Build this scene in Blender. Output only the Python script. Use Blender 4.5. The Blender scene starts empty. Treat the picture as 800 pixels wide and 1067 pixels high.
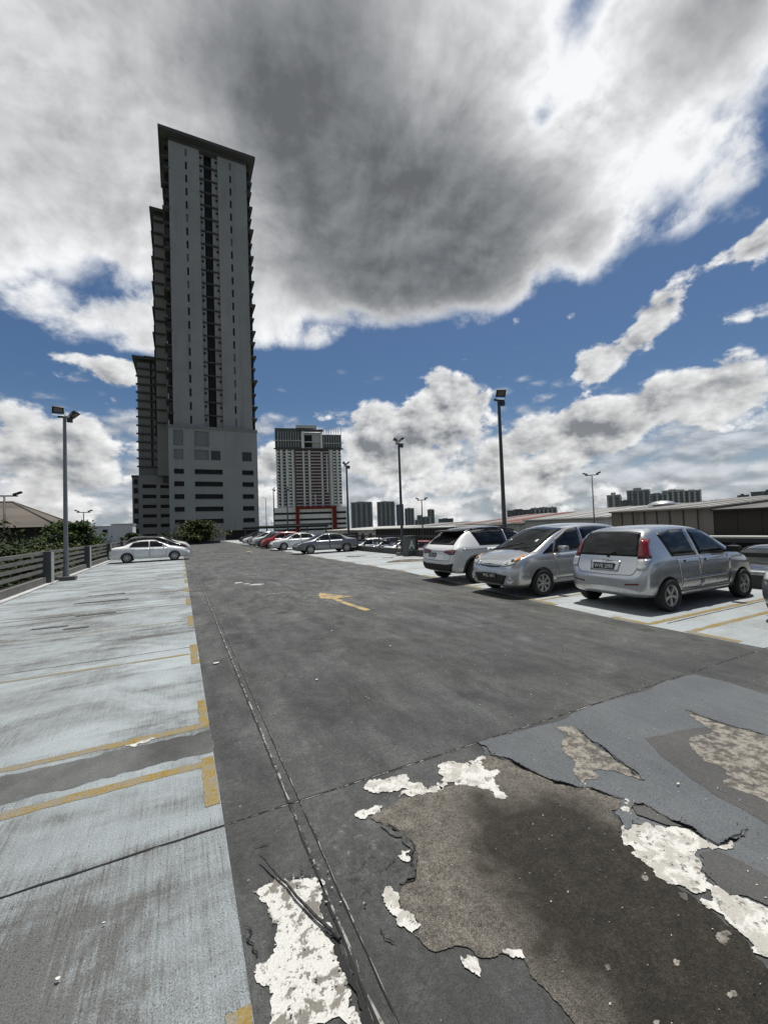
import bpy, bmesh, math, random
from mathutils import Vector, Matrix
from mathutils.bvhtree import BVHTree
PI = math.pi
scene = bpy.context.scene
COL = scene.collection
R = math.radians
random.seed(7)

# ---------------------------------------------------------------- node helpers
class S:
    """A shader socket with arithmetic."""
    def __init__(self, nt, sock): self.nt, self.s = nt, sock
    def _m(self, op, *a, clamp=False):
        n = self.nt.nodes.new('ShaderNodeMath'); n.operation = op; n.use_clamp = clamp
        for i, v in enumerate((self,) + a):
            if isinstance(v, S): self.nt.links.new(v.s, n.inputs[i])
            else: n.inputs[i].default_value = v
        return S(self.nt, n.outputs[0])
    def __add__(self, o): return self._m('ADD', o)
    __radd__ = __add__
    def __mul__(self, o): return self._m('MULTIPLY', o)
    __rmul__ = __mul__
    def __sub__(self, o): return self._m('SUBTRACT', o)
    def __rsub__(self, o): return (self * -1.0) + o
    def __truediv__(self, o): return self._m('DIVIDE', o)
    def __pow__(self, o): return self._m('POWER', o)
    def maxi(self, o): return self._m('MAXIMUM', o)
    def mini(self, o): return self._m('MINIMUM', o)
    def abs(self): return self._m('ABSOLUTE')
    def f(self, op, *a): return self._m(op, *a)
    def ss(self, a, b):
        n = self.nt.nodes.new('ShaderNodeMapRange'); n.interpolation_type = 'SMOOTHSTEP'
        self.nt.links.new(self.s, n.inputs[0])
        lo, hi, t0, t1 = (a, b, 0, 1) if a < b else (b, a, 1, 0)
        n.inputs[1].default_value = lo; n.inputs[2].default_value = hi
        n.inputs[3].default_value = t0; n.inputs[4].default_value = t1
        return S(self.nt, n.outputs[0])
    def lin(self, a, b, c=0., d=1.):
        n = self.nt.nodes.new('ShaderNodeMapRange')
        self.nt.links.new(self.s, n.inputs[0])
        for i, v in enumerate((a, b, c, d)): n.inputs[i + 1].default_value = v
        return S(self.nt, n.outputs[0])

class NT:
    def __init__(self, nt):
        self.nt = nt
        nt.nodes.clear()
    def new(self, t): return self.nt.nodes.new(t)
    def link(self, a, b): self.nt.links.new(a.s if isinstance(a, S) else a, b)
    def coord(self, kind='Object'):
        return S(self.nt, self.new('ShaderNodeTexCoord').outputs[kind])
    def xyz(self, v):
        n = self.new('ShaderNodeSeparateXYZ'); self.link(v, n.inputs[0])
        return [S(self.nt, o) for o in n.outputs]
    def comb(self, x, y, z):
        n = self.new('ShaderNodeCombineXYZ')
        for i, v in enumerate((x, y, z)):
            if isinstance(v, S): self.link(v, n.inputs[i])
            else: n.inputs[i].default_value = v
        return S(self.nt, n.outputs[0])
    def vmap(self, v, scale=(1, 1, 1), loc=(0, 0, 0), rot=(0, 0, 0)):
        n = self.new('ShaderNodeMapping'); self.link(v, n.inputs[0])
        n.inputs['Location'].default_value = loc; n.inputs['Rotation'].default_value = rot
        n.inputs['Scale'].default_value = scale
        return S(self.nt, n.outputs[0])
    def noise(self, v, scale=5., detail=6., rough=.55, dist=0., lac=2., out=0, kind=None, dim=None):
        n = self.new('ShaderNodeTexNoise'); self.link(v, n.inputs['Vector'])
        if kind: n.noise_type = kind
        if dim: n.noise_dimensions = dim
        n.inputs['Scale'].default_value = scale; n.inputs['Detail'].default_value = detail
        n.inputs['Roughness'].default_value = rough; n.inputs['Distortion'].default_value = dist
        n.inputs['Lacunarity'].default_value = lac
        return S(self.nt, n.outputs[out])
    def voro(self, v, scale=5., feature='F1', out='Distance', rnd=1., dim=None):
        n = self.new('ShaderNodeTexVoronoi')
        if dim: n.voronoi_dimensions = dim
        n.feature = feature; self.link(v, n.inputs['Vector'])
        n.inputs['Scale'].default_value = scale; n.inputs['Randomness'].default_value = rnd
        return S(self.nt, n.outputs[out])
    def mix(self, fac, a, b, mode='MIX'):
        n = self.new('ShaderNodeMix'); n.data_type = 'RGBA'; n.blend_type = mode
        if isinstance(fac, S): self.link(fac, n.inputs[0])
        else: n.inputs[0].default_value = fac
        for i, v in ((6, a), (7, b)):
            if isinstance(v, S): self.link(v, n.inputs[i])
            else:
                v = tuple(v) if hasattr(v, '__len__') else (v, v, v)
                n.inputs[i].default_value = (v[0], v[1], v[2], 1)
        return S(self.nt, n.outputs[2])
    def val(self, x):
        n = self.new('ShaderNodeValue'); n.outputs[0].default_value = x
        return S(self.nt, n.outputs[0])
    def bump(self, h, strength=.3, dist=.01):
        n = self.new('ShaderNodeBump'); self.link(h, n.inputs['Height'])
        n.inputs['Strength'].default_value = strength; n.inputs['Distance'].default_value = dist
        return S(self.nt, n.outputs[0])
    def gray(self, s):
        return self.comb(s, s, s)
    def out(self, base, rough=.6, metal=0., normal=None, spec=.5, coat=0., emit=None, estr=0., alpha=None, trans=None):
        b = self.new('ShaderNodeBsdfPrincipled'); o = self.new('ShaderNodeOutputMaterial')
        self.nt.links.new(b.outputs[0], o.inputs[0])
        def put(name, v):
            if v is None: return
            if isinstance(v, S): self.link(v, b.inputs[name])
            elif hasattr(v, '__len__'): b.inputs[name].default_value = (*v[:3], 1)
            else: b.inputs[name].default_value = v
        put('Base Color', base); put('Roughness', rough); put('Metallic', metal)
        put('Specular IOR Level', spec); put('Coat Weight', coat)
        if coat: b.inputs['Coat Roughness'].default_value = .04
        put('Alpha', alpha); put('Transmission Weight', trans)
        if emit is not None: put('Emission Color', emit); b.inputs['Emission Strength'].default_value = estr
        if normal is not None: self.link(normal, b.inputs['Normal'])

MATS = {}
def new_mat(name):
    m = bpy.data.materials.new(name); m.use_nodes = True; MATS[name] = m
    return m, NT(m.node_tree)

def simple(name, col, rough=.6, metal=0., var=.12, scale=3., spec=.5, coat=0., dirt=0., bump=0.):
    """Plain surface with a gentle procedural variation in colour and roughness."""
    if name in MATS: return MATS[name]
    m, t = new_mat(name)
    c = t.coord('Object')
    n = t.noise(c, scale, 5, .6)
    k = n.lin(.3, .7, 1 - var, 1 + var)
    b = t.mix(1., col, t.gray(k), 'MULTIPLY')
    if dirt:
        d = t.noise(t.vmap(c, (1, 1, .25), (3, 1, 2)), scale * 1.7, 6, .65).ss(.5, .75)
        b = t.mix(d * dirt, b, (.09, .085, .075))
    nb = t.bump(t.noise(c, scale * 14, 3, .6), bump, .01) if bump else None
    t.out(b, n.lin(.3, .7, max(.02, rough - .06), min(1, rough + .06)) if rough > .1 else rough, metal, nb, spec, coat)
    return m

# ---------------------------------------------------------------- object helpers
def tag(o, label=None, cat=None, group=None, kind=None):
    if label: o['label'] = label
    if cat: o['category'] = cat
    if group: o['group'] = group
    if kind: o['kind'] = kind
    return o

def empty(name, loc=(0, 0, 0), rz=0., label=None, cat=None, group=None, kind=None):
    o = bpy.data.objects.new(name, None); COL.objects.link(o)
    o.location = loc; o.rotation_euler = (0, 0, rz); o.empty_display_size = .2
    return tag(o, label, cat, group, kind)

def link(name, me, parent=None):
    o = bpy.data.objects.new(name, me); COL.objects.link(o)
    if parent: o.parent = parent
    return o

def copy_tree(o, parent=None, swap=None):
    c = o.copy(); COL.objects.link(c); c.parent = parent
    for ch in list(o.children): copy_tree(ch, c)
    return c

class MB:
    """Collects shapes and links them as one mesh object."""
    def __init__(self): self.bm = bmesh.new(); self.mi = 0
    def _tag(self, faces):
        for f in faces: f.material_index = self.mi
    def box(self, x0, x1, y0, y1, z0, z1, M=None, bevel=0.):
        vs = [self.bm.verts.new(Vector((x, y, z))) for z in (z0, z1) for y in (y0, y1) for x in (x0, x1)]
        q = [(0, 2, 3, 1), (4, 5, 7, 6), (0, 1, 5, 4), (2, 6, 7, 3), (0, 4, 6, 2), (1, 3, 7, 5)]
        fs = [self.bm.faces.new([vs[i] for i in f]) for f in q]
        self._tag(fs)
        if bevel:
            es = list({e for f in fs for e in f.edges})
            r = bmesh.ops.bevel(self.bm, geom=es, offset=bevel, segments=2, affect='EDGES', profile=.6)
            self._tag(r['faces']); vs = list({v for f in r['faces'] for v in f.verts} | {v for v in vs if v.is_valid})
        if M is not None:
            for v in vs: v.co = M @ v.co
        return vs
    def cyl(self, p0, p1, r0, r1=None, n=12, caps=True, smooth=True):
        r1 = r0 if r1 is None else r1
        p0, p1 = Vector(p0), Vector(p1); d = (p1 - p0).normalized()
        a = d.orthogonal().normalized(); b = d.cross(a)
        A = [self.bm.verts.new(p0 + (a * math.cos(2 * PI * i / n) + b * math.sin(2 * PI * i / n)) * r0) for i in range(n)]
        B = [self.bm.verts.new(p1 + (a * math.cos(2 * PI * i / n) + b * math.sin(2 * PI * i / n)) * r1) for i in range(n)]
        fs = []
        for i in range(n):
            f = self.bm.faces.new([A[i], A[(i + 1) % n], B[(i + 1) % n], B[i]]); f.smooth = smooth; fs.append(f)
        if caps: fs += [self.bm.faces.new(A[::-1]), self.bm.faces.new(B)]
        self._tag(fs)
    def tube(self, pts, r, n=8):
        for a, b in zip(pts[:-1], pts[1:]): self.cyl(a, b, r, r, n)
    def face(self, pts, smooth=False):
        f = self.bm.faces.new([self.bm.verts.new(Vector(p)) for p in pts]); f.smooth = smooth; self._tag([f]); return f
    def lathe(self, prof, axis='Y', n=28, c=(0, 0, 0), smooth=True, close=False):
        """prof: list of (radius, along-axis)."""
        rings = []
        for r, a in prof:
            ring = []
            for i in range(n):
                t = 2 * PI * i / n
                p = (r * math.cos(t), a, r * math.sin(t)) if axis == 'Y' else (r * math.cos(t), r * math.sin(t), a)
                ring.append(self.bm.verts.new(Vector(p) + Vector(c)))
            rings.append(ring)
        fs = []
        for A, B in zip(rings[:-1], rings[1:]):
            for i in range(n):
                f = self.bm.faces.new([A[i], A[(i + 1) % n], B[(i + 1) % n], B[i]]); f.smooth = smooth; fs.append(f)
        if close: fs += [self.bm.faces.new(rings[0]), self.bm.faces.new(rings[-1])]
        self._tag(fs)
    def prism(self, poly, z0, z1, caps=True):
        A = [self.bm.verts.new((x, y, z0)) for x, y in poly]; B = [self.bm.verts.new((x, y, z1)) for x, y in poly]
        n = len(poly); fs = [self.bm.faces.new([A[i], A[(i + 1) % n], B[(i + 1) % n], B[i]]) for i in range(n)]
        if caps: fs += [self.bm.faces.new(A[::-1]), self.bm.faces.new(B)]
        self._tag(fs)
    def build(self, name, mats, parent=None, recalc=True, sharp=None):
        me = bpy.data.meshes.new(name)
        if recalc: bmesh.ops.recalc_face_normals(self.bm, faces=self.bm.faces[:])
        self.bm.to_mesh(me); self.bm.free()
        for m in (mats if isinstance(mats, (list, tuple)) else [mats]): me.materials.append(m)
        if sharp: 
            for p in me.polygons: p.use_smooth = True
            me.set_sharp_from_angle(angle=R(sharp))
        return link(name, me, parent)
# ---------------------------------------------------------------- camera, sun, sky
cam_d = bpy.data.cameras.new('camera'); cam = link('camera', cam_d)
cam_d.sensor_fit = 'HORIZONTAL'; cam_d.sensor_width = 36; cam_d.lens = 36 * 434.076 / 800
cam_d.clip_start = .05; cam_d.clip_end = 9000
yaw, pit, rol = R(26.105), R(1.959), R(-2.072)
fw = Vector((math.sin(yaw) * math.cos(pit), math.cos(yaw) * math.cos(pit), math.sin(pit)))
r0 = Vector((math.cos(yaw), -math.sin(yaw), 0)); u0 = r0.cross(fw)
rr = r0 * math.cos(rol) + u0 * math.sin(rol); uu = -r0 * math.sin(rol) + u0 * math.cos(rol)
cam.matrix_world = Matrix(((rr.x, uu.x, -fw.x, 0), (rr.y, uu.y, -fw.y, 0), (rr.z, uu.z, -fw.z, 1.7), (0, 0, 0, 1)))
scene.camera = cam

SUN_EL, SUN_AZ = R(76), R(58)          # azimuth clockwise from +Y
sd = Vector((math.sin(SUN_AZ) * math.cos(SUN_EL), math.cos(SUN_AZ) * math.cos(SUN_EL), math.sin(SUN_EL)))
sun_d = bpy.data.lights.new('sun', 'SUN'); sun_d.energy = 5.0; sun_d.angle = R(.6); sun_d.color = (1, .965, .91)
sun = link('sun', sun_d); sun.rotation_euler = sd.to_track_quat('Z', 'Y').to_euler()

world = bpy.data.worlds.new('World'); scene.world = world; world.use_nodes = True
t = NT(world.node_tree)
sky = t.new('ShaderNodeTexSky'); sky.sky_type = 'NISHITA'; sky.sun_disc = False
sky.sun_elevation = SUN_EL; sky.sun_rotation = SUN_AZ; sky.altitude = 60; sky.air_density = 1.; sky.dust_density = 1.2; sky.ozone_density = 1.2
V = t.coord('Generated')
vx, vy, vz = t.xyz(V)
az = vx.f('ARCTAN2', vy) * (180 / PI)
el = vz.f('ARCSINE') * (180 / PI)
def blob(a, e, ra, re, s=1.):
    da = (az - a) * (1 / ra); de = (el - e) * (1 / re)
    return ((da * da + de * de) * -1.).f('EXPONENT') * s
def add(*b):
    r = b[0]
    for x in b[1:]: r = r + x
    return r
# --- clear sky: deep above, paler to the horizon
clear = t.mix(1., S(t.nt, sky.outputs[0]), (.445, .575, .70), 'MULTIPLY')

# --- high deck: one broad ragged sheet overhead, noise laid on a flat layer of air
inv = (vz.maxi(.0) + .50)
qx, qy = vx / inv, vy / inv
q = t.comb(qx, qy, 0)
D2 = '2D'
n_a = t.noise(t.vmap(q, loc=(.35, .2, 0)), 2.1, 8, .57, .2, dim=D2)
n_s = t.noise(t.vmap(q, loc=(.38, .215, 0)), 2.1, 6, .57, .2, dim=D2)
n_b = t.noise(t.vmap(q, loc=(4.3, 1.7, 0)), 6.0, 8, .60, .12, dim=D2)
n_t = t.noise(t.vmap(q, loc=(4.316, 1.709, 0)), 6.0, 6, .58, .12, dim=D2)
puff = t.voro(t.comb(qx + n_b * .12, qy + n_b * .12, 0), 9., 'F1', dim=D2)
edge = el - (az * .128 + 23.4)
edge_n = (edge - (az - 56.).maxi(0.) * .17) * .05
deck_f = edge_n.mini(.55) + (n_a - .5) * .9 + (n_b - .5) * .62 - (puff - .35) * .22
deck_f = add(deck_f, blob(54, 47.5, 4, 4, -.38), blob(49.5, 42.5, 2.6, 2.0, -.26), blob(59.5, 49, 5, 2.0, -.32), blob(30, 30, 16, 5, .22), blob(66, 41, 8, 3.5, .10), blob(75, 46, 10, 5, .10), blob(-1, 23.5, 9, 3.5, .34), blob(14, 24, 7, 2.5, .25), blob(45, 30, 10, 3, .15))
deck_m = deck_f.ss(-.02, .24)
# thickness decides how dark the base of the sheet is
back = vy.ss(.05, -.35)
behind = el.ss(58., 74.) * .7 + back * .9  # clouds out of view made darker on purpose to cut fill light
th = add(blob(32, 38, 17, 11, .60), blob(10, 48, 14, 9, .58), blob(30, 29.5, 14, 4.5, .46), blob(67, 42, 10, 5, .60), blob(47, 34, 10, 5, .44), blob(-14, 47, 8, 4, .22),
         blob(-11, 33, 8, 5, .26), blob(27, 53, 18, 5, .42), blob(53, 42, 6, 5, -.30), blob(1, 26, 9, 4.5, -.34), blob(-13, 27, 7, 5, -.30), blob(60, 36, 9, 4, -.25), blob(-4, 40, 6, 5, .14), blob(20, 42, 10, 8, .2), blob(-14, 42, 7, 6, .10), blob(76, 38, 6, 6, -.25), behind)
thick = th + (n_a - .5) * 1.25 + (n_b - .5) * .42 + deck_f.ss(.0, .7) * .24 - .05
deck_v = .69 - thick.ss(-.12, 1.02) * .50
rim = n_a - n_s
relief = rim * 3.0 + (n_b - n_t) * 1.7 - (puff - .35) * .16
deck_v = deck_v + relief * (deck_v * .8 + .05)
deck_v = deck_v + (1. - deck_f.ss(.02, .36)) * .34
glow = blob(58, 42, 14, 13, .75)
deck_v = (deck_v * (glow + 1.)).maxi(.145).mini(.97)
deck_c = t.mix(deck_v.ss(.1, .6), t.comb(deck_v * .955, deck_v * .995, deck_v * 1.045), t.comb(deck_v * .99, deck_v, deck_v * 1.01))

# --- cumulus bank: heaped towers along the horizon, flat greyer bases
def heap(ox, oy, sx, sz, detail=7):
    w = t.comb(az * sx + ox, el * sz + oy, 0)
    a = t.noise(w, 1., detail, .60, .10, dim=D2)
    w2 = t.comb(az * sx + ox + a * .5, el * sz + oy + a * .5, 0)
    v = t.voro(w2, 2.1, 'F1', dim=D2)
    return (a - .5) * 1.7 - (v - .38) * .55
def bank(ox, oy, sx, sz, dx, dy):
    return heap(ox, oy, sx, sz), heap(ox + dx, oy + dy, sx, sz, 4)
d0, d1 = bank(3.1, 7.7, .085, .135, .07, .12)
cov = add(blob(-13, 9, 11, 7.5, .80), blob(28, 12, 9.5, 6.5, .85), blob(35.5, 18.8, 4.2, 3.0, .66), blob(39, 16, 3.5, 2.5, .4), blob(46, 7, 12, 5.5, .62), blob(66, 12.6, 7.5, 4.6, .80), blob(53, 12, 6, 3.6, .62),
          blob(53, 18, 3.4, 2.0, .50), blob(56, 19.6, 4.5, 2.1, .62), blob(61, 22.4, 4.5, 2.1, .62), blob(68, 25.6, 5, 1.7, .62), blob(74, 27, 5, 2.0, .6), blob(12, 9, 7, 6, .60), blob(-6, 19.0, 5.0, 1.8, .55), blob(51.5, 24.5, 1.8, 1.1, .52), blob(45, 25, 3, 1.2, .35), blob(74, 20, 5, 2.4, .5),
          blob(30, 0, 90, 4.5, .40))
f0 = cov + d0 * .66 - .42
f1 = cov + d1 * .66 - .42
fine = t.noise(t.comb(az * .62, el * .9, 0), 1., 7, .60, dim=D2)
f0 = f0 + (fine - .5) * .22
bank_m = f0.ss(-.02, .14)
lit = (f0 - f1) * 1.45
bank_v = .60 + lit + (fine - .5) * .34 - f0.ss(.15, .8) * .24
bank_v = bank_v + f0.ss(.26, .0) * .22
bank_v = bank_v.maxi(.24).mini(.97)
bank_v = bank_v * (1. - back * .5)  # unseen bank behind the camera dimmed to cut fill light
bank_c = t.mix(bank_v.ss(.2, .62), t.comb(bank_v * .93, bank_v * .985, bank_v * 1.06), t.comb(bank_v, bank_v, bank_v))
# far haze and small distant rows right above the horizon
h0, h1 = bank(9.4, 2.2, .13, .30, .06, .20)
far_f = h0 * .75 + .30 - (el - 5.).abs() * .04
far_m = far_f.ss(-.10, .34) * .75
far_v = (.56 + (h0 - h1) * .60).maxi(.30).mini(.80)
far_c = t.comb(far_v * .96, far_v * .99, far_v * 1.03)
hazec = t.comb(.46, .50, .56)

K = 10.
def k(c): return t.mix(1., c, (K, K, K), 'MULTIPLY')
c = clear
c = t.mix(el.ss(17., -2.) * .62, c, k(hazec))
c = t.mix(far_m, c, k(far_c))
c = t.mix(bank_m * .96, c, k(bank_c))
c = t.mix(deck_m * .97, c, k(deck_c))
c = t.mix(el.ss(-.5, -2.), c, (1.2, 1.25, 1.25))
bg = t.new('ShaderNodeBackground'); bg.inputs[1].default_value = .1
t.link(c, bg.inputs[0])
wo = t.new('ShaderNodeOutputWorld'); t.link(bg.outputs[0], wo.inputs[0])
world.cycles.sampling_method = 'MANUAL'; world.cycles.sample_map_resolution = 512
scene.view_settings.view_transform = 'Standard'; scene.view_settings.look = 'None'
scene.view_settings.exposure = 0; scene.view_settings.gamma = 1

scene.cycles.use_denoising = True; scene.cycles.denoising_prefilter = 'NONE'; scene.cycles.denoising_input_passes = 'RGB_ALBEDO_NORMAL'
cy = scene.cycles
cy.caustics_reflective = False; cy.caustics_refractive = False; cy.blur_glossy = 1.0; cy.sample_clamp_indirect = 1.2
cy.max_bounces = 6; cy.diffuse_bounces = 3; cy.glossy_bounces = 3
# ---------------------------------------------------------------- ground, deck, paint
# outlines of the worn places, in metres on the deck
SCREED = [(0.970, 2.305), (1.092, 2.322), (1.291, 2.343), (1.479, 2.325), (1.671, 2.357), (1.815, 2.377), (1.963, 2.485), (2.048, 2.378), (2.072, 2.217), (2.129, 2.086), (2.184, 1.973), (2.276, 1.876), (2.321, 1.776), (2.359, 1.703), (2.214, 1.669), (2.136, 1.563), (2.057, 1.503), (2.020, 1.357), (2.007, 1.260), (2.008, 1.192), (2.005, 1.113), (2.010, 1.044), (1.999, 0.972), (1.982, 0.923), (1.946, 0.888), (1.929, 0.842), (1.861, 0.713), (1.748, 0.632), (1.183, 0.929), (1.159, 0.995), (1.163, 1.060), (1.160, 1.097), (1.160, 1.163), (1.148, 1.205), (1.147, 1.242), (1.171, 1.306), (1.096, 1.352), (1.032, 1.367), (0.951, 1.457), (0.858, 1.510), (0.841, 1.572), (0.888, 1.604), (0.850, 1.705), (0.914, 1.804), (0.977, 1.806), (1.079, 1.980), (1.072, 2.093), (1.011, 2.211)]
W1 = [(1.038, 2.573), (1.147, 2.605), (1.256, 2.592), (1.357, 2.560), (1.382, 2.449), (1.394, 2.350), (1.469, 2.353), (1.469, 2.308), (1.420, 2.301), (1.367, 2.330), (1.264, 2.346), (1.198, 2.374), (1.309, 2.398), (1.264, 2.446), (1.139, 2.472), (1.070, 2.498)]
W1B = [(0.913, 2.374), (0.992, 2.368), (1.069, 2.355), (1.033, 2.307), (0.931, 2.300), (0.891, 2.349)]
W2 = [(1.587, 2.532), (1.721, 2.538), (1.809, 2.433), (1.850, 2.464), (1.945, 2.495), (1.950, 2.463), (1.886, 2.444), (1.849, 2.357), (1.924, 2.288), (1.858, 2.251), (1.785, 2.131), (1.752, 2.043), (1.707, 2.077), (1.701, 2.178), (1.641, 2.256), (1.576, 2.293), (1.546, 2.356), (1.479, 2.303), (1.447, 2.298), (1.524, 2.368), (1.549, 2.451)]
W3 = [(0.821, 1.820), (0.861, 1.821), (0.875, 1.779), (0.851, 1.726), (0.884, 1.646), (0.886, 1.595), (0.834, 1.576), (0.808, 1.628), (0.796, 1.713), (0.799, 1.775)]
W4 = [(1.031, 1.977), (1.052, 1.974), (1.014, 1.916), (0.992, 1.920)]
W5 = [(0.958, 1.415), (0.991, 1.397), (0.996, 1.346), (0.977, 1.318), (0.954, 1.361)]
W6 = [(1.117, 1.358), (1.184, 1.319), (1.174, 1.288), (1.150, 1.304), (1.127, 1.332)]
W7 = [(2.205, 1.550), (2.278, 1.518), (2.336, 1.450), (2.439, 1.380), (2.425, 1.297), (2.429, 1.242), (2.536, 1.236), (2.545, 1.219), (2.440, 1.213), (2.332, 1.272), (2.268, 1.261), (2.216, 1.207), (2.152, 1.124), (2.158, 1.066), (2.210, 1.019), (2.228, 0.959), (2.228, 0.879), (2.090, 0.812), (1.980, 0.862), (1.954, 0.897), (2.001, 0.942), (2.008, 0.982), (2.026, 1.051), (2.022, 1.116), (2.078, 1.094), (2.121, 1.121), (2.042, 1.183), (2.013, 1.208), (2.014, 1.307), (2.008, 1.397), (2.061, 1.498)]
W7B = [(2.382, 1.700), (2.385, 1.659), (2.308, 1.624), (2.283, 1.593), (2.268, 1.616), (2.266, 1.638), (2.337, 1.654)]
W7C = [(2.269, 1.925), (2.314, 1.915), (2.302, 1.859), (2.252, 1.877)]
W8 = [(0.275, 2.124), (0.383, 2.138), (0.443, 2.080), (0.546, 2.049), (0.558, 1.925), (0.549, 1.792), (0.545, 1.673), (0.537, 1.550), (0.530, 1.426), (0.519, 1.321), (0.248, 1.464), (0.257, 1.553), (0.229, 1.695), (0.250, 1.765), (0.311, 1.776), (0.342, 1.878), (0.323, 2.009), (0.297, 2.051)]
S2 = [(2.728, 2.534), (2.857, 2.427), (2.785, 2.242), (2.749, 2.061), (2.700, 1.887), (2.646, 1.757), (2.625, 1.816), (2.577, 1.915), (2.461, 1.981), (2.453, 1.921), (2.363, 1.929), (2.292, 1.920), (2.333, 2.013), (2.455, 2.113), (2.520, 2.291), (2.661, 2.368)]
S3 = [(3.931, 2.190), (3.906, 2.032), (3.913, 1.900), (3.959, 1.753), (3.968, 1.636), (3.936, 1.449), (3.137, 1.147), (3.059, 1.282), (3.049, 1.387), (3.077, 1.514), (3.206, 1.684), (3.339, 1.843), (3.512, 1.901), (3.664, 1.868), (3.812, 2.055)]
G1 = [(3.169, 2.073), (3.514, 2.014), (3.690, 1.958), (3.855, 1.873), (3.905, 1.373), (2.877, 0.977), (2.842, 1.197), (2.870, 1.326), (2.872, 1.452), (2.946, 1.665), (3.031, 1.875)]
BLUE = [(2.071, 2.672), (2.625, 2.618), (3.736, 2.620), (4.899, 2.613), (4.939, 2.303), (4.876, 1.788), (5.063, 1.134), (2.595, 0.533), (2.107, 0.647), (2.209, 0.889), (2.220, 0.955), (2.165, 1.069), (2.160, 1.122), (2.222, 1.203), (2.271, 1.262), (2.355, 1.417), (2.234, 1.551), (2.213, 1.650), (2.359, 1.703), (2.321, 1.776), (2.276, 1.876), (2.184, 1.973), (2.115, 2.130), (2.085, 2.275), (2.036, 2.414), (1.979, 2.505)]
FLAP = [(2.262, 1.634), (2.281, 1.606), (2.248, 1.560), (2.153, 1.525), (2.142, 1.544), (2.207, 1.620)]
FLAP2 = [(2.359, 1.642), (2.421, 1.607), (2.420, 1.517), (2.444, 1.446), (2.437, 1.394), (2.362, 1.449), (2.340, 1.503), (2.306, 1.580)]
GREYFLAP = [(2.303, 1.258), (2.399, 1.228), (2.426, 1.135), (2.422, 1.034), (2.446, 0.945), (2.250, 0.867), (2.246, 0.966), (2.225, 1.025), (2.165, 1.069), (2.173, 1.121), (2.209, 1.190)]
EDGE_BLUE = [(2.040, 2.657), (2.005, 2.461), (2.085, 2.275), (2.115, 2.130), (2.184, 1.973), (2.276, 1.876), (2.321, 1.776), (2.359, 1.703)]
EDGE_W7 = [(2.325, 1.630), (2.421, 1.607), (2.418, 1.533), (2.416, 1.447), (2.452, 1.386), (2.437, 1.303), (2.434, 1.244), (2.536, 1.236), (2.711, 1.229)]
EDGE_S2 = [(2.857, 2.427), (2.785, 2.242), (2.749, 2.061), (2.700, 1.887), (2.646, 1.757)]
EDGE_S3 = [(3.931, 2.190), (3.906, 2.032), (3.913, 1.900), (3.959, 1.753), (3.968, 1.636)]
EDGE_L = [(1.011, 2.211), (1.072, 2.093), (1.079, 1.980), (0.977, 1.806), (0.914, 1.804)]
CRACK1 = [(0.217, 1.945), (0.242, 1.907), (0.219, 1.883), (0.247, 1.810), (0.239, 1.781)]
CRACK2 = [(0.313, 2.382), (0.365, 2.381), (0.417, 2.376)]
CRACK3 = [(0.880, 1.925), (0.964, 1.949)]
CRACK4 = [(0.731, 1.669), (0.731, 1.608), (0.762, 1.569)]
CRACK5 = [(0.440, 2.097), (0.503, 2.073), (0.549, 2.041)]
STRIP = [(0.341, 2.272), (0.401, 2.109), (0.463, 1.925), (0.515, 1.790), (0.559, 1.689)]

def ragged(poly, amp=.10, depth=4, seed=1, closed=True, minlen=.012):
    rnd = random.Random(seed)
    pts = [Vector(p) for p in poly]
    if closed: pts.append(pts[0])
    for _ in range(depth):
        out = [pts[0]]
        for a, b in zip(pts[:-1], pts[1:]):
            d = b - a
            if d.length > minlen:
                m = (a + b) / 2 + Vector((-d.y, d.x)) * rnd.gauss(0, amp)
                out.append(m)
            out.append(b)
        pts = out
    return pts[:-1] if closed else pts

def sheet(name, pts, z, m, parent, thick=0.):
    """A flat sheet with the given outline, its rim turned down a few millimetres."""
    bm = bmesh.new()
    vs = [bm.verts.new((p[0], p[1], z)) for p in pts]
    es = [bm.edges.new((vs[i], vs[(i + 1) % len(vs)])) for i in range(len(vs))]
    bmesh.ops.triangle_fill(bm, use_beauty=True, use_dissolve=False, edges=es)
    for f in bm.faces:
        if f.normal.z < 0: f.normal_flip()
    if thick:
        lo = [bm.verts.new((p[0], p[1], z - thick)) for p in pts]
        for i in range(len(vs)):
            j = (i + 1) % len(vs)
            try: bm.faces.new([vs[i], lo[i], lo[j], vs[j]])
            except ValueError: pass
    me = bpy.data.meshes.new(name); bm.to_mesh(me); bm.free(); me.materials.append(m)
    return link(name, me, parent)

def ribbon(name, line, wid, z, m, parent, seed=3, amp=.14, depth=4):
    """A thin crack, or shade painted along a broken edge: a ribbon whose width wanders and runs out at both ends."""
    rnd = random.Random(seed)
    pts = ragged(line, amp, depth, seed, closed=False, minlen=.015)
    bm = bmesh.new(); L = []
    n = len(pts)
    for i, p in enumerate(pts):
        d = (pts[min(i + 1, n - 1)] - pts[max(i - 1, 0)]).normalized(); nn = Vector((-d.y, d.x))
        k = wid * (.35 + .9 * rnd.random()) * min(1, 6 * min(i, n - 1 - i) / n + .12)
        L.append((bm.verts.new((*(p + nn * k * .5), z)), bm.verts.new((*(p - nn * k * .5), z))))
    for a, b in zip(L[:-1], L[1:]):
        f = bm.faces.new([a[0], a[1], b[1], b[0]])
    for f in bm.faces:
        f.normal_update()
        if f.normal.z < 0: f.normal_flip()
    me = bpy.data.meshes.new(name); bm.to_mesh(me); bm.free(); me.materials.append(m)
    return link(name, me, parent)

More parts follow.
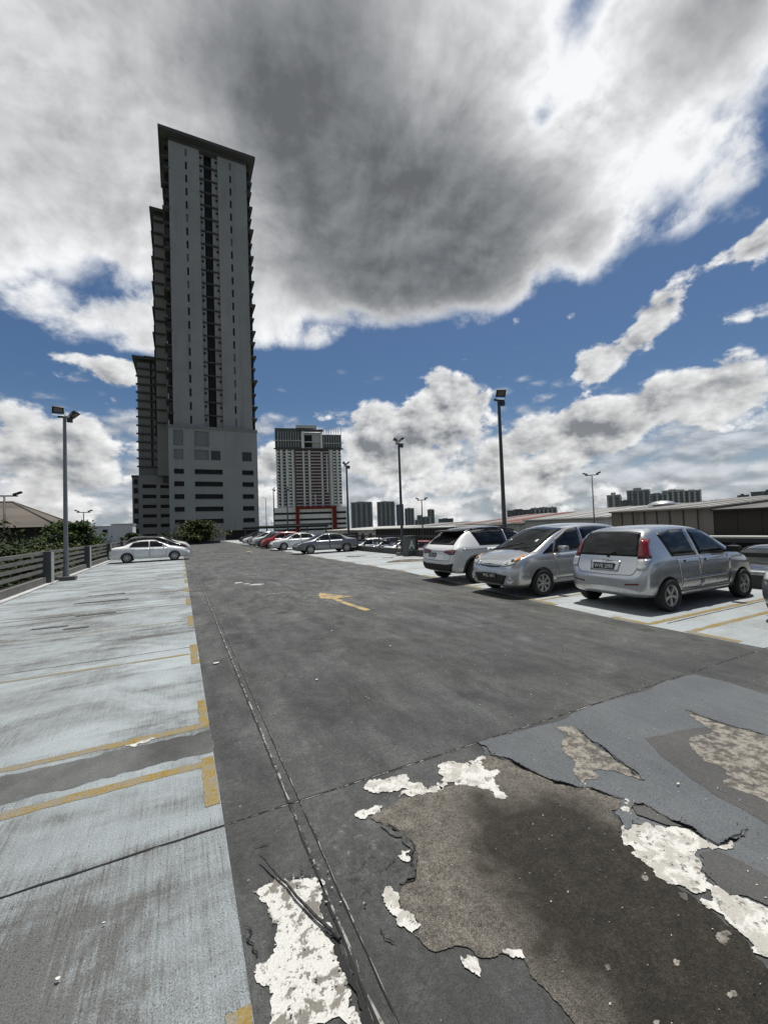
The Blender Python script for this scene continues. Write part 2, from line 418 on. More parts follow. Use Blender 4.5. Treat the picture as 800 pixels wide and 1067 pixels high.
# ---- materials of the floor
def m_lane():
    m, t = new_mat('lane_coating'); c = t.coord('Object'); x, y, z = t.xyz(c)
    big = t.noise(c, .33, 6, .62, .7); mid = t.noise(t.vmap(c, (1.5, .7, 1)), 1.3, 8, .68, .5)
    grain = t.noise(c, 150, 3, .8); grit = t.noise(c, 34, 5, .72); blot = t.noise(c, 5.5, 6, .7, .3)
    streak = t.noise(t.vmap(c, (2.4, .22, 1)), 1.8, 7, .66, .3)
    v = mid.lin(.34, .68, .022, .060) * big.lin(.3, .7, .72, 1.34)
    v = v * streak.lin(.36, .64, .84, 1.16) * blot.lin(.35, .65, .84, 1.19)
    # swirled pale tyre scuffs
    rx = x - 3.2; ry = y - 3.4
    rad = (rx * rx + ry * ry).f('SQRT') + mid * .9
    arc = (rad * 9.).f('SINE').ss(.72, 1.) * t.noise(c, 1.3, 4).ss(.45, .64)
    rx = x - 6.4; ry = y - .6
    rad2 = (rx * rx + ry * ry).f('SQRT') + mid * .7
    arc2 = (rad2 * 5.5).f('SINE').ss(.80, 1.) * t.noise(t.vmap(c, loc=(4, 2, 0)), 1.1, 5).ss(.46, .66)
    v = v * (1. + arc * .22 + arc2 * .26)
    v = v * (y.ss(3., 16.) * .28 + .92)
    warm = t.noise(c, .55, 6, .62).ss(.40, .64) * (x * .15 + .15).mini(1.).maxi(.0)
    col = t.mix(warm * .5, t.comb(v * 1.24, v * 1.31, v * 1.29), t.comb(v * 1.48, v * 1.41, v * 1.25))
    # a grey bloom near the joint, and chalky spill round the arrow
    dx = (x - 2.9) * .55; dy = (y - 10.6) * .45
    spill = ((dx * dx + dy * dy) * -1.).f('EXPONENT') * t.noise(c, 7, 7, .75).ss(.50, .66)
    col = t.mix(spill * .55, col, (.22, .21, .185))
    dx = (x - .83) * 4.2; dy = (y - 1.93) * 5.5
    scab = ((dx * dx + dy * dy) * -1.).f('EXPONENT') * 1.5
    col = t.mix((scab * t.noise(c, 26, 5, .7).ss(.47, .6)).mini(1.) * .8, col, (.013, .013, .013))
    dx = (x - .78) * 3.6; dy = (y - 2.1) * 3.6
    chalk = ((dx * dx + dy * dy) * -1.).f('EXPONENT') * t.noise(c, 13, 7, .74).ss(.52, .72)
    col = t.mix(chalk * .5, col, (.28, .28, .27))
    # oil drips, hairline crazing, scratches and grit
    oil = t.voro(t.vmap(c, loc=(3, 7, 0)), .9, 'F1') + (blot - .5) * .3
    col = t.mix(oil.ss(.16, .05) * .55, col, (.012, .012, .012))
    craze = t.voro(t.comb(x + blot * .35, y + blot * .35, 0), 2.3, 'DISTANCE_TO_EDGE', dim='2D')
    col = t.mix(craze.ss(.010, .003) * t.noise(c, .8, 4).ss(.50, .58) * .55, col, (.012, .012, .012))
    scr = t.noise(t.vmap(c, (38, 1.0, 1), rot=(0, 0, .5)), 1.6, 4, .6).ss(.66, .72) * t.noise(c, .9, 3).ss(.48, .6)
    scr2 = t.noise(t.vmap(c, (30, .8, 1), rot=(0, 0, -.35)), 1.6, 4, .6).ss(.67, .73) * t.noise(t.vmap(c, loc=(9, 1, 0)), .8, 3).ss(.48, .6)
    col = t.mix((scr + scr2).mini(1.) * .30, col, (.15, .15, .145))
    specks = t.voro(c, 7., 'F1').ss(.060, .03) * t.noise(c, 2.1, 2).ss(.47, .55)
    specks = specks + t.voro(t.vmap(c, loc=(5, 1, 0)), 21., 'F1').ss(.085, .05) * t.noise(t.vmap(c, loc=(5, 8, 0)), 1.4, 2).ss(.50, .6) * .7
    col = t.mix((specks * .8).mini(1.), col, (.30, .29, .26))
    pits = t.voro(t.vmap(c, loc=(5, 3, 0)), 16., 'F1').ss(.085, .04) * t.noise(c, 1.3, 2).ss(.47, .6)
    col = t.mix(pits * .7, col, (.012, .012, .012))
    col = t.mix(1., col, t.gray(grain.lin(.38, .62, .58, 1.48) * grit.lin(.36, .64, .74, 1.30)), 'MULTIPLY')
    t.out(col, mid.lin(.3, .7, .60, .82), 0, t.bump(grain + grit + mid * .6, .5, .006), .35)
    return m
def m_bay(name, clean, dirty, amount=1.):
    m, t = new_mat(name); c = t.coord('Object'); x, y, z = t.xyz(c)
    fineb = t.noise(t.vmap(c, (24., .9, 1)), 3.0, 7, .72, .2)       # broom strokes along the lane
    brush = t.noise(t.vmap(c, (7., .5, 1)), 2.2, 7, .68, .3)
    cross = t.noise(t.vmap(c, (.8, 9., 1), rot=(0, 0, .25)), 1.6, 7, .7, .4)
    cloud = t.noise(t.vmap(c, (.8, 1.15, 1)), .75, 8, .66, .9)
    blot = t.noise(t.vmap(c, (.42, 1.5, 1), (7, 2, 0)), .70, 8, .70, 1.2)
    grain = t.noise(c, 140, 3, .8); grit = t.noise(c, 38, 6, .78)
    near = y.ss(6.0, 2.4)
    def spot(a, b, ra, rb, s): 
        dx = (x - a) * (1 / ra); dy = (y - b) * (1 / rb)
        return ((dx * dx + dy * dy) * -1.).f('EXPONENT') * s
    place = spot(-.42, 1.75, .38, .55, .75) + spot(-1.0, 3.0, .7, .35, .42) + spot(-1.9, 9.9, 1.6, 1.5, .65) + spot(-.6, 8.2, .9, 1.2, .28) + spot(-2.4, 7.6, 1.2, .7, .45) + spot(-1.3, 5.4, 1.5, .5, .30) + spot(-1.2, 17.5, 2.2, 1.6, .35) + spot(-1.6, 13.8, 1.8, .7, .45) + spot(9.4, 23., 2., 1.2, .3) + spot(-.75, 2.15, .5, .4, .45) + spot(-2.6, 5.2, 1.4, .6, .4)
    worn = (cloud.ss(.40, .62) * .62 + blot.ss(.46, .66) * .78 + place + near * .06) * amount
    calm = near * .55 + .45
    tex = ((fineb - .5) * 1.5 + (brush - .5) * .9) * calm + (cross - .5) * .5 + (grit - .5) * 1.3 + (t.noise(c, 7., 7, .72) - .5) * 1.1
    w = (worn * .66 + tex * (worn.mini(1.) * 1.0 + .13)).maxi(0.).mini(1.)
    base = t.mix(t.noise(c, 1.6, 6, .65).lin(.3, .7), clean, tuple(k * .82 for k in clean))
    base = t.mix(near * .55, base, (.205, .235, .248))
    col = t.mix(w, base, dirty)
    pit = (grit * .6 + grain * .4 - (fineb - .5) * .2 - (cloud - .5) * .25).ss(.475, .375) * (near * .75 + worn * .6).mini(1.)
    col = t.mix(pit * .85, col, (.050, .048, .044))
    lines = fineb.ss(.58, .67) * (near * .5 + worn * .4).mini(1.)
    col = t.mix(lines * .75, col, (.065, .063, .058))
    scr = t.noise(t.vmap(c, (2.0, .7, 1), (3, 1, 0)), 3.0, 8, .75, .4).ss(.64, .72) * worn.ss(.3, .8)
    col = t.mix(scr * .6, col, (.075, .07, .06))
    bright = t.noise(t.vmap(c, (1.2, 1, 1), (8, 4, 0)), 5., 7, .75).ss(.64, .72)
    col = t.mix(bright * .35, col, (.42, .43, .42))
    v = grain.lin(.38, .62, .66, 1.34)
    col = t.mix(1., col, t.gray(v), 'MULTIPLY')
    t.out(col, .8, 0, t.bump(grain * .7 + fineb * .8 + grit, .5, .006), .3)
    return m
def m_screed():
    m, t = new_mat('bare_screed'); c = t.coord('Object'); x, y, z = t.xyz(c)
    wob = t.noise(c, 3.2, 6, .66); wob2 = t.noise(t.vmap(c, loc=(3, 1, 0)), 3.0, 6, .66)
    dx = (x - 1.72 + (wob - .5) * .7) * 2.3; dy = (y - 1.42 + (wob2 - .5) * .7) * 1.45
    damp = ((dx * dx + dy * dy) * -1.).f('EXPONENT') * 1.0
    dx = (x - 1.72 + (wob2 - .5) * .5) * 1.8; dy = (y - .62) * 1.1
    damp = damp + ((dx * dx + dy * dy) * -1.).f('EXPONENT') * .46
    grain = t.noise(c, 190, 3, .85); g2 = t.noise(c, 62, 4, .8); blot = t.noise(c, 9, 8, .72); big = t.noise(c, 2.2, 6, .7)
    dk = (damp * 1.25 + (blot - .5) * 1.05 + (big - .5) * .7 + (g2 - .5) * .55).ss(.22, .86)
    dry = t.mix(blot.lin(.32, .68), (.082, .074, .062), (.215, .197, .168))
    wet = t.mix(blot.lin(.3, .7), (.017, .0145, .0105), (.048, .041, .029))
    col = t.mix(dk, dry, wet)
    col = t.mix(1., col, t.gray(grain.lin(.40, .60, .40, 1.75) * g2.lin(.36, .64, .55, 1.5)), 'MULTIPLY')
    st = t.voro(t.vmap(c, (1, 1, 1), (2, 5, 0)), 75., 'F1').ss(.17, .08) * t.noise(c, 9, 3).ss(.42, .6)
    col = t.mix(st * .75, col, t.mix(dk, (.33, .31, .27), (.11, .10, .085)))
    t.out(col, dk.lin(0, 1, .9, .55), 0, t.bump(grain + g2 * 1.4 + blot, 1., .010), .4)
    return m
def m_plaster(name, a, b, lo=.46, hi=.56, scale=11, pits=.38):
    m, t = new_mat(name); c = t.coord('Object')
    n = t.noise(c, scale, 8, .68, .3); g = t.noise(c, 60, 4, .7); h = t.noise(c, 3.1, 5, .6)
    f = (n + (h - .5) * .35).ss(lo, hi)
    col = t.mix(f, a, b)
    pit = g.ss(pits, pits - .06)
    col = t.mix(pit * .8, col, (.09, .085, .075))
    fl = t.noise(c, 26, 6, .72); col = t.mix(fl.ss(.57, .62) * .8, col, (.075, .068, .055))
    col = t.mix(1., col, t.gray(t.noise(c, 150, 3, .8).lin(.3, .7, .8, 1.2)), 'MULTIPLY')
    t.out(col, .85, 0, t.bump(n * 1.5 + g, .6, .006), .3)
    return m

def m_flatcoat(name, c0, c1, chip=.0):
    m, t = new_mat(name); c = t.coord('Object')
    n = t.noise(c, 1.4, 6, .6, .5); g = t.noise(c, 70, 4, .7); s = t.noise(t.vmap(c, (3, .8, 1)), 4, 6, .65)
    col = t.mix(n.lin(.3, .7), c0, c1)
    col = t.mix(1., col, t.gray(s.lin(.3, .7, .90, 1.10) * g.lin(.3, .7, .84, 1.16) * t.noise(c, 150, 3, .8).lin(.38, .62, .68, 1.34)), 'MULTIPLY')
    if chip:
        ch = t.noise(t.vmap(c, (1, 1.7, 1)), 30, 3, .6).ss(.655, .69) * t.noise(c, 2.2, 3).ss(.47, .6)
        col = t.mix(ch * chip, col, (.025, .025, .025))
        sc = t.noise(t.vmap(c, (1.4, 6, 1), rot=(0, 0, .6)), 3.5, 6, .7).ss(.68, .74)
        col = t.mix(sc * .35, col, (.06, .06, .06))
    t.out(col, .72, 0, t.bump(g + s, .25, .004), .35)
    return m

def m_yellow():
    m, t = new_mat('worn_yellow_paint'); c = t.coord('Object'); x, y, z = t.xyz(c)
    n = t.noise(c, 5, 7, .7, .3); b = t.noise(t.vmap(c, (14, 1.2, 1)), 3, 6, .7); g = t.noise(c, 85, 3, .7)
    far = x.ss(.0, -2.6)
    w = (n * .55 + b * .3 + g * .3 + far * .13).ss(.50, .66)
    col = t.mix(n.lin(.3, .7), (.185, .125, .018), (.285, .195, .040))
    col = t.mix(w * .85, col, (.17, .168, .155))
    col = t.mix(1., col, t.gray(g.lin(.3, .7, .72, 1.25)), 'MULTIPLY')
    t.out(col, .8, 0, t.bump(g + b, .3, .004), .3)
    return m

def m_concrete(name, a=(.30, .29, .27), b=(.20, .195, .18), scale=1.5, dirt=.6):
    m, t = new_mat(name); c = t.coord('Object')
    n = t.noise(c, scale, 7, .62, .3); g = t.noise(c, scale * 22, 5, .7); d = t.noise(t.vmap(c, (1.4, 1.4, .3), (4, 2, 0)), scale * 2, 7, .68)
    col = t.mix(n.lin(.3, .7), a, b)
    col = t.mix(d.ss(.5, .72) * dirt, col, (.07, .066, .058))
    col = t.mix(1., col, t.gray(g.lin(.25, .75, .84, 1.14)), 'MULTIPLY')
    t.out(col, .85, 0, t.bump(g + n, .35, .01), .3)
    return m

M_LANE = m_lane(); M_BAYL = m_bay('bay_coating', (.335, .375, .392), (.098, .100, .098))
M_BAYR = m_bay('bay_coating_cleaner', (.385, .418, .430), (.15, .152, .148), .55)
M_SCREED = m_screed(); M_YEL = m_yellow(); M_CON = m_concrete('weathered_concrete', (.20, .195, .18), (.13, .127, .118))
M_DARKCOAT = m_flatcoat('dark_strip_coat', (.042, .044, .043), (.120, .123, .120), .5)
M_BLUE = m_flatcoat('blue_grey_coat', (.070, .077, .083), (.094, .102, .108), .9)
M_GREYM = m_flatcoat('grey_mortar', (.048, .048, .047), (.072, .071, .067))
M_WHITE = m_plaster('white_primer', (.36, .35, .32), (.52, .515, .49), pits=.36)
M_MIXP = m_plaster('flaking_primer', (.17, .162, .142), (.50, .495, .47), .42, .48, 13, .37)
M_SCRAPE = m_plaster('scraped_screed', (.075, .071, .064), (.24, .222, .19), .40, .58, 16, .42)
M_CRACK = simple('crack_and_shade_black', (.012, .012, .012), .9)
M_JPALE = m_plaster('joint_sealant', (.035, .035, .034), (.27, .265, .25), .44, .58, 18)

# ---- the world below and the deck
def m_ground():
    m, t = new_mat('low_ground'); c = t.coord('Object')
    n = t.noise(c, .02, 6, .6); g = t.noise(c, .3, 6, .65)
    col = t.mix(n.ss(.42, .6), (.06, .075, .04), (.14, .135, .12))
    col = t.mix(1., col, t.gray(g.lin(.3, .7, .7, 1.3)), 'MULTIPLY')
    t.out(col, .9)
    return m
mb = MB(); mb.face([(-3500, -3500, -10), (3500, -3500, -10), (3500, 3500, -10), (-3500, 3500, -10)])
ground = tag(mb.build('ground', m_ground()), kind='structure')

DY1 = 92.
deck = empty('car_park_deck', kind='structure')
mb = MB(); mb.box(-5.1, 12.1, -9, DY1, -.9, -.012); mb.build('deck_slab', M_CON, deck)
RB = [(6.55, -9), (6.55, 4.7), (7.0, 9.6), (7.40, 13.2), (7.40, 86)]      # the lane meets the right-hand bays here
sheet('bay_coating', [(-4.45, -8.9), (.2, -8.9), (.2, 66), (-4.45, 66)], 0, M_BAYL, deck)
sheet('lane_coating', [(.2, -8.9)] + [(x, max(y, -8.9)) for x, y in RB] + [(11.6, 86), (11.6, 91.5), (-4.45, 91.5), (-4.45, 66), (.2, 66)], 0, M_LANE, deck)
sheet('bay_coating', [(11.6, -8.9), (11.6, 86)] + [(x, max(y, -8.9)) for x, y in RB[::-1]], 0, M_BAYR, deck)

def rect(x0, x1, y0, y1): return [(x0, y0), (x1, y0), (x1, y1), (x0, y1)]
def dense(poly, step=.25):
    out = []
    for a, b in zip(poly, poly[1:] + poly[:1]):
        n = max(1, int(math.hypot(b[0] - a[0], b[1] - a[1]) / step))
        out += [(a[0] + (b[0] - a[0]) * i / n, a[1] + (b[1] - a[1]) * i / n) for i in range(n)]
    return out
# double line with a dark strip at the near end of the left bays
sheet('drain_strip', ragged(dense(rect(-4.45, .2, 3.57, 3.97)), .07, 4, 5), .0014, M_DARKCOAT, deck)
sheet('white_patch', ragged([(-.43, 4.02), (-.36, 3.96), (-.28, 3.99), (-.19, 4.04), (-.24, 4.07), (-.33, 4.05)], .15, 3, 8), .005, M_WHITE, deck)
def pline(x0, x1, y, w=.10, z=.0022, s=1):
    sheet('parking_line', ragged(dense(rect(x0, x1, y - w / 2, y + w / 2), .3), .03, 4, s), z, M_YEL, deck)
def ptick(x, y0, y1, w=.11, s=1, z=.0036):
    sheet('parking_line', ragged(dense(rect(x - w, x, y0, y1), .15), .035, 4, s), z, M_YEL, deck)
YL = [6.55] + [9.05 + 2.5 * i for i in range(16)]
pline(-4.4, .19, 3.42, .09, s=2); pline(-4.4, .19, 4.08, .085, s=3)
ptick(.195, 2.88, 3.50, .085, 4); ptick(.195, 4.06, 4.70, .072, 5); ptick(.195, 1.05, 1.64, .085, 6)
for i, yy in enumerate(YL):
    pline(-4.4, .09, yy, .062 if i < 3 else .055, s=10 + i); ptick(.195, yy - .52, yy + .52, .10, 30 + i)
def rbx(y):
    for (xa, ya), (xb, yb) in zip(RB[:-1], RB[1:]):
        if ya <= y <= yb: return xa + (xb - xa) * (y - ya) / (yb - ya)
    return 7.4
for i, yy in enumerate([3.58, 4.16, 6.62, 9.15, 11.65, 14.15, 16.65, 19.15] + [21.65 + 2.5 * k for k in range(13)]):
    pline(rbx(yy) + .03, 11.45, yy, .10 if i < 2 else .085, s=60 + i)
    a, b = (yy - .62, yy) if i == 0 else (yy, yy + .62) if i == 1 else (yy - .55, yy + .55)
    xa, xb = rbx(a), rbx(b)
    sheet('parking_line', ragged(dense([(xa + .02, a), (xa + .13, a), (xb + .13, b), (xb + .02, b)],   .2), .02, 2, 90 + i), .0036, M_YEL, deck)
# direction arrow, its left barb almost worn away
m, t_ = new_mat('faded_arrow_paint'); c_ = t_.coord('Object'); n_ = t_.noise(c_, 4, 6, .7)
t_.out(t_.mix(n_.ss(.46, .60), (.36, .255, .11), (.15, .137, .11)), .8)
M_ARROW = m
sheet('direction_arrow', ragged([(3.34, 7.80), (3.47, 7.86), (3.36, 9.62), (3.82, 9.62), (3.56, 10.0), (3.30, 10.75), (3.12, 10.35), (3.02, 9.85), (3.14, 9.72), (3.23, 9.62)], .03, 3, 4), .005, M_ARROW, deck)
sheet('direction_arrow', ragged([(5.0, 34.2), (5.18, 34.2), (5.18, 36.2), (5.4, 36.2), (5.1, 37.4), (4.8, 36.2), (5.0, 36.2)], .03, 2, 4), .005, M_ARROW, deck)
# joints: a sealed groove down the lane and one across, each a dark slit beside a pale lip
def joint(name, a, b, w0, w1, seed):
    a, b = Vector(a), Vector(b); n = int((b - a).length / .12); rnd = random.Random(seed)
    d = (b - a).normalized(); nn = Vector((-d.y, d.x)); off = 0
    for nm, o, w, mm, z in (('joint_sealant', 0., w0, M_JPALE, .003), ('joint_gap', w0 * .34, w1, M_CRACK, .0045)):
        bm = bmesh.new(); L = []
        for i in range(n + 1):
            p = a + (b - a) * i / n + nn * (o + rnd.gauss(0, .0022)); k = w * (.55 + rnd.random() * .8) / 2
            L.append((bm.verts.new((*(p + nn * k), z)), bm.verts.new((*(p - nn * k), z))))
        for p, q_ in zip(L[:-1], L[1:]):
            f = bm.faces.new([p[0], p[1], q_[1], q_[0]]); f.normal_update()
            if f.normal.z < 0: f.normal_flip()
        me = bpy.data.meshes.new(nm); bm.to_mesh(me); bm.free(); me.materials.append(mm); link(nm, me, deck)
joint('j', (.58, .4), (.585, 64), .024, .011, 1)
joint('j', (.64, .4), (.632, 64), .006, .006, 2)
joint('j', (.22, 2.655), (8.2, 2.665), .011, .0065, 3)
joint('j', (-4.4, 2.66), (.2, 2.655), .004, .011, 4)
joint('j', (-4.4, 11.2), (.2, 11.2), .02, .016, 5)
for yy in (6.9, 12.6, 15.4, 18.9): joint('j', (-4.4, yy), (.15, yy + .04), .006, .010, int(yy * 10))
joint('j', (6.9, 4.03), (10.2, 4.06), .006, .020, 9)

# worn places of the near lane
sheet('blue_grey_coating', ragged(BLUE, .035, 4, 11), .002, M_BLUE, deck)
sheet('grey_mortar_patch', ragged(G1, .02, 3, 12), .0035, M_GREYM, deck)
sheet('bare_screed_patch', ragged(SCREED, .10, 4, 13), .005, M_SCREED, deck)
sheet('scraped_patch', ragged(S2, .11, 4, 14), .005, M_SCRAPE, deck)
sheet('scraped_patch', ragged(S3, .11, 4, 15), .005, M_SCRAPE, deck)
for i, P in enumerate((W1, W1B, W2, W3, W4, W5, W6, W7, W7B, W7C)):
    sheet('white_primer_patch', ragged(P, .19, 4, 20 + i), .0065, M_WHITE if i != 7 else M_WHITE, deck)
sheet('flaking_primer_patch', ragged(W8, .17, 4, 41), .0045, M_MIXP, deck)
sheet('grey_coating_flap', ragged(GREYFLAP, .09, 4, 42), .008, M_GREYM, deck)
sheet('lifted_coating', ragged(FLAP, .06, 3, 43), .0105, M_BLUE, deck, .004)
sheet('lifted_coating', ragged(FLAP2, .07, 3, 44), .0105, M_GREYM, deck, .004)
for i, (L_, w_) in enumerate(((EDGE_BLUE, .010), (EDGE_W7, .016), (EDGE_S2, .012), (EDGE_S3, .009), (EDGE_L, .020), (CRACK1, .010), (CRACK2, .008), (CRACK3, .006), (CRACK4, .007), (CRACK5, .010))):
    ribbon('crack_edge_shade', L_, w_ * .8, .0115 if i < 3 else .0095, M_CRACK, deck, 50 + i, .09, 3)  # edge lines: recess shade drawn as dark ribbons; the rest are real cracks
def lip(line, wid, rise, m, seed, side=1):
    """A curled lip of coating standing up along a broken edge."""
    rnd = random.Random(seed); pts = ragged(line, .10, 4, seed, closed=False, minlen=.012); n = len(pts); bm = bmesh.new(); L = []
    ph = rnd.random() * 6
    for i, p in enumerate(pts):
        d = (pts[min(i + 1, n - 1)] - pts[max(i - 1, 0)]).normalized(); nn = Vector((-d.y, d.x)) * side
        k = max(0., math.sin(i * .21 + ph) * .6 + .5 + rnd.gauss(0, .12)) * min(1, 5 * min(i, n - 1 - i) / n)
        z0 = .0078
        L.append([bm.verts.new((*(p + nn * wid * 1.3), z0)), bm.verts.new((*(p + nn * wid * .6), z0 + rise * .22 * k)), bm.verts.new((*(p + nn * wid * (.1 + rnd.gauss(0, .08))), z0 + rise * .75 * k)), bm.verts.new((*(p - nn * wid * (.25 * k + rnd.gauss(0, .07))), z0 + rise * k))])
    for a, b in zip(L[:-1], L[1:]):
        for j in range(3):
            f = bm.faces.new([a[j], a[j + 1], b[j + 1], b[j]]); f.smooth = True
    me = bpy.data.meshes.new('curled_edge'); bm.to_mesh(me); bm.free(); me.materials.append(m); return link('curled_edge', me, deck)
lip(EDGE_BLUE, .022, .016, M_BLUE, 1, 1); lip(EDGE_W7, .022, .018, M_BLUE, 2, 1); lip(EDGE_S2, .016, .012, M_BLUE, 3, 1); lip(EDGE_S3, .012, .008, M_BLUE, 4, 1); lip(EDGE_L, .018, .014, M_LANE, 5, -1)
ribbon('joint_gap', [(.50, 1.78), (.545, 1.69), (.55, 1.5), (.535, 1.3), (.52, 1.1)], .030, .0085, M_CRACK, deck, 77, .05)
# slivers of dry screed and flakes lying inside the big patch
rnd = random.Random(5)
for (x, y, s) in ((1.93, 1.30, .03), (1.98, 1.16, .035), (1.93, .98, .05), (1.66, 1.01, .025), (1.72, .86, .03), (1.42, 1.12, .02), (1.40, .93, .02)):
    a0 = rnd.random() * 6
    P = [(x + math.cos(a0 + k * .9) * s * .8 * (.5 + rnd.random() * .6), y + math.sin(a0 + k * .9) * s * .7 * (.4 + rnd.random() * .5)) for k in range(7)]
    sheet('dry_screed_spot', ragged(P, .2, 3, int(s * 1000)), .0065, M_SCRAPE, deck)
# paint spilled on the lane further on
for i, (x, y, sx, sy) in enumerate(((1.70, 14.6, .13, .18), (2.12, 13.7, .20, .14), (1.9, 14.1, .1, .1), (2.25, 11.4, .25, .09), (2.5, 12.0, .3, .08))):
    P = [(x + math.cos(k * .8) * sx * (.7 + rnd.random() * .6), y + math.sin(k * .8) * sy * (.7 + rnd.random() * .6)) for k in range(8)]
    sheet('white_paint_spill', ragged(P, .15, 3, i), .005, M_WHITE if i < 3 else M_SCRAPE, deck)
# dry brown silt in the empty bay on the right
sheet('silt_stain', ragged([(8.6, 17.4), (9.6, 17.0), (10.6, 16.4), (11.2, 16.6), (11.0, 17.6), (10.1, 18.3), (9.3, 18.2), (8.9, 17.9)], .12, 4, 3), .012, m_plaster('brown_silt', (.085, .068, .046), (.22, .21, .19), .5, .62, 3), deck)
sheet('silt_stain', ragged([(8.5, 22.6), (9.1, 22.2), (9.8, 22.4), (9.5, 22.9), (8.9, 23.1)], .14, 4, 3), .012, m_plaster('dark_silt', (.05, .05, .048), (.22, .22, .21), .5, .62, 3), deck)
for (x, y, w_, h_) in ((-1.69, 11.05, .75, .16), (-1.78, 9.62, .42, .11), (-2.28, 9.98, .62, .13), (-1.97, 14.5, 1.0, .12), (-1.85, 13.1, 1.3, .14)):
    sheet('scuffed_patch', ragged(dense([(x - w_ / 2, y - h_ * .3), (x + w_ / 2, y - h_ / 2), (x + w_ * .45, y + h_ / 2), (x - w_ * .4, y + h_ * .4)], .15), .12, 3, int(w_ * 100)), .012, M_DARKCOAT, deck)
# ---------------------------------------------------------------- cars
def m_paint(name, col, metal=.0, rough=.3, coat=.8):
    m, t = new_mat(name); c = t.coord('Object'); x, y, z = t.xyz(c)
    fl = t.noise(c, 900, 1, .5); n = t.noise(c, 2.4, 5, .6)
    b = t.mix(1., col, t.gray(n.lin(.3, .7, .94, 1.05)), 'MULTIPLY')
    if metal: b = t.mix(1., b, t.gray(fl.lin(.3, .7, .90, 1.10)), 'MULTIPLY')
    dust = z.ss(.62, .12) * t.noise(c, 5, 6, .65).ss(.35, .7)
    b = t.mix(dust * .42, b, (.20, .185, .16))
    t.out(b, dust.lin(0, 1, rough, .65), metal, None, .5, coat)
    return m
P_SILVER = m_paint('silver_paint', (.50, .52, .54), .70, .22, .9)
P_SILVER2 = m_paint('light_silver_paint', (.56, .575, .585), .66, .22, .9)
P_WHITE = m_paint('white_paint', (.76, .77, .77), 0, .3, .8)
P_GREY = m_paint('grey_metallic_paint', (.20, .21, .22), .7, .32, .8)
P_RED = m_paint('red_paint', (.33, .012, .018), 0, .3, .8)
P_BLACK = m_paint('black_paint', (.015, .015, .017), 0, .25, .8)
P_GREEN = m_paint('dark_green_paint', (.02, .035, .03), .2, .3, .8)
P_BLUE = m_paint('dark_blue_paint', (.02, .035, .08), .3, .3, .8)
def m_glass():
    m, t = new_mat('tinted_glass'); c = t.coord('Object'); x, y, z = t.xyz(c)
    n = t.noise(t.vmap(c, (1.5, 1.5, 4)), 2, 4, .6)
    b = t.mix(n.ss(.4, .65), (.004, .0045, .005), (.018, .0195, .021))
    t.out(b, .02, 0, None, .42)
    return m
G_GLASS = m_glass()
G_SHIELD = simple('windscreen_glass', (.012, .014, .014), .03, var=.6, scale=2, spec=.4)
C_TRIM = simple('black_plastic_trim', (.012, .012, .013), .5, var=.3)
C_SEAM = simple('shut_line', (.006, .006, .006), .8)
C_TYRE = simple('tyre_rubber', (.018, .018, .018), .8, var=.3, scale=8)
C_RIM = simple('alloy_rim', (.42, .42, .43), .38, .7, var=.12, scale=6)
C_DARKRIM = simple('dark_alloy_rim', (.16, .16, .17), .4, .6, var=.2, scale=6)
C_WELL = simple('wheel_well', (.006, .006, .006), .9)
C_RED = simple('red_lamp_lens', (.14, .004, .007), .12, var=.35, scale=18, coat=.8)
C_DKRED = simple('dark_red_lamp_lens', (.10, .004, .006), .12, var=.35, scale=18, coat=.8)
C_CLEAR = simple('clear_lamp_lens', (.55, .56, .56), .12, .3, var=.45, scale=22, coat=.9)
C_CHROME = simple('chrome', (.75, .75, .76), .12, .95, var=.08)
C_AMBER = simple('amber_lens', (.60, .20, .02), .15, var=.2, coat=.8)
C_PLATE = simple('number_plate_black', (.012, .012, .013), .35, var=.2)
C_LETTER = simple('plate_letters', (.70, .70, .68), .5, var=.06)
C_STICK = simple('paper_sticker', (.55, .56, .52), .6, var=.3, scale=30)
C_HOOD = simple('light_silver_trim', (.52, .53, .54), .3, .6)

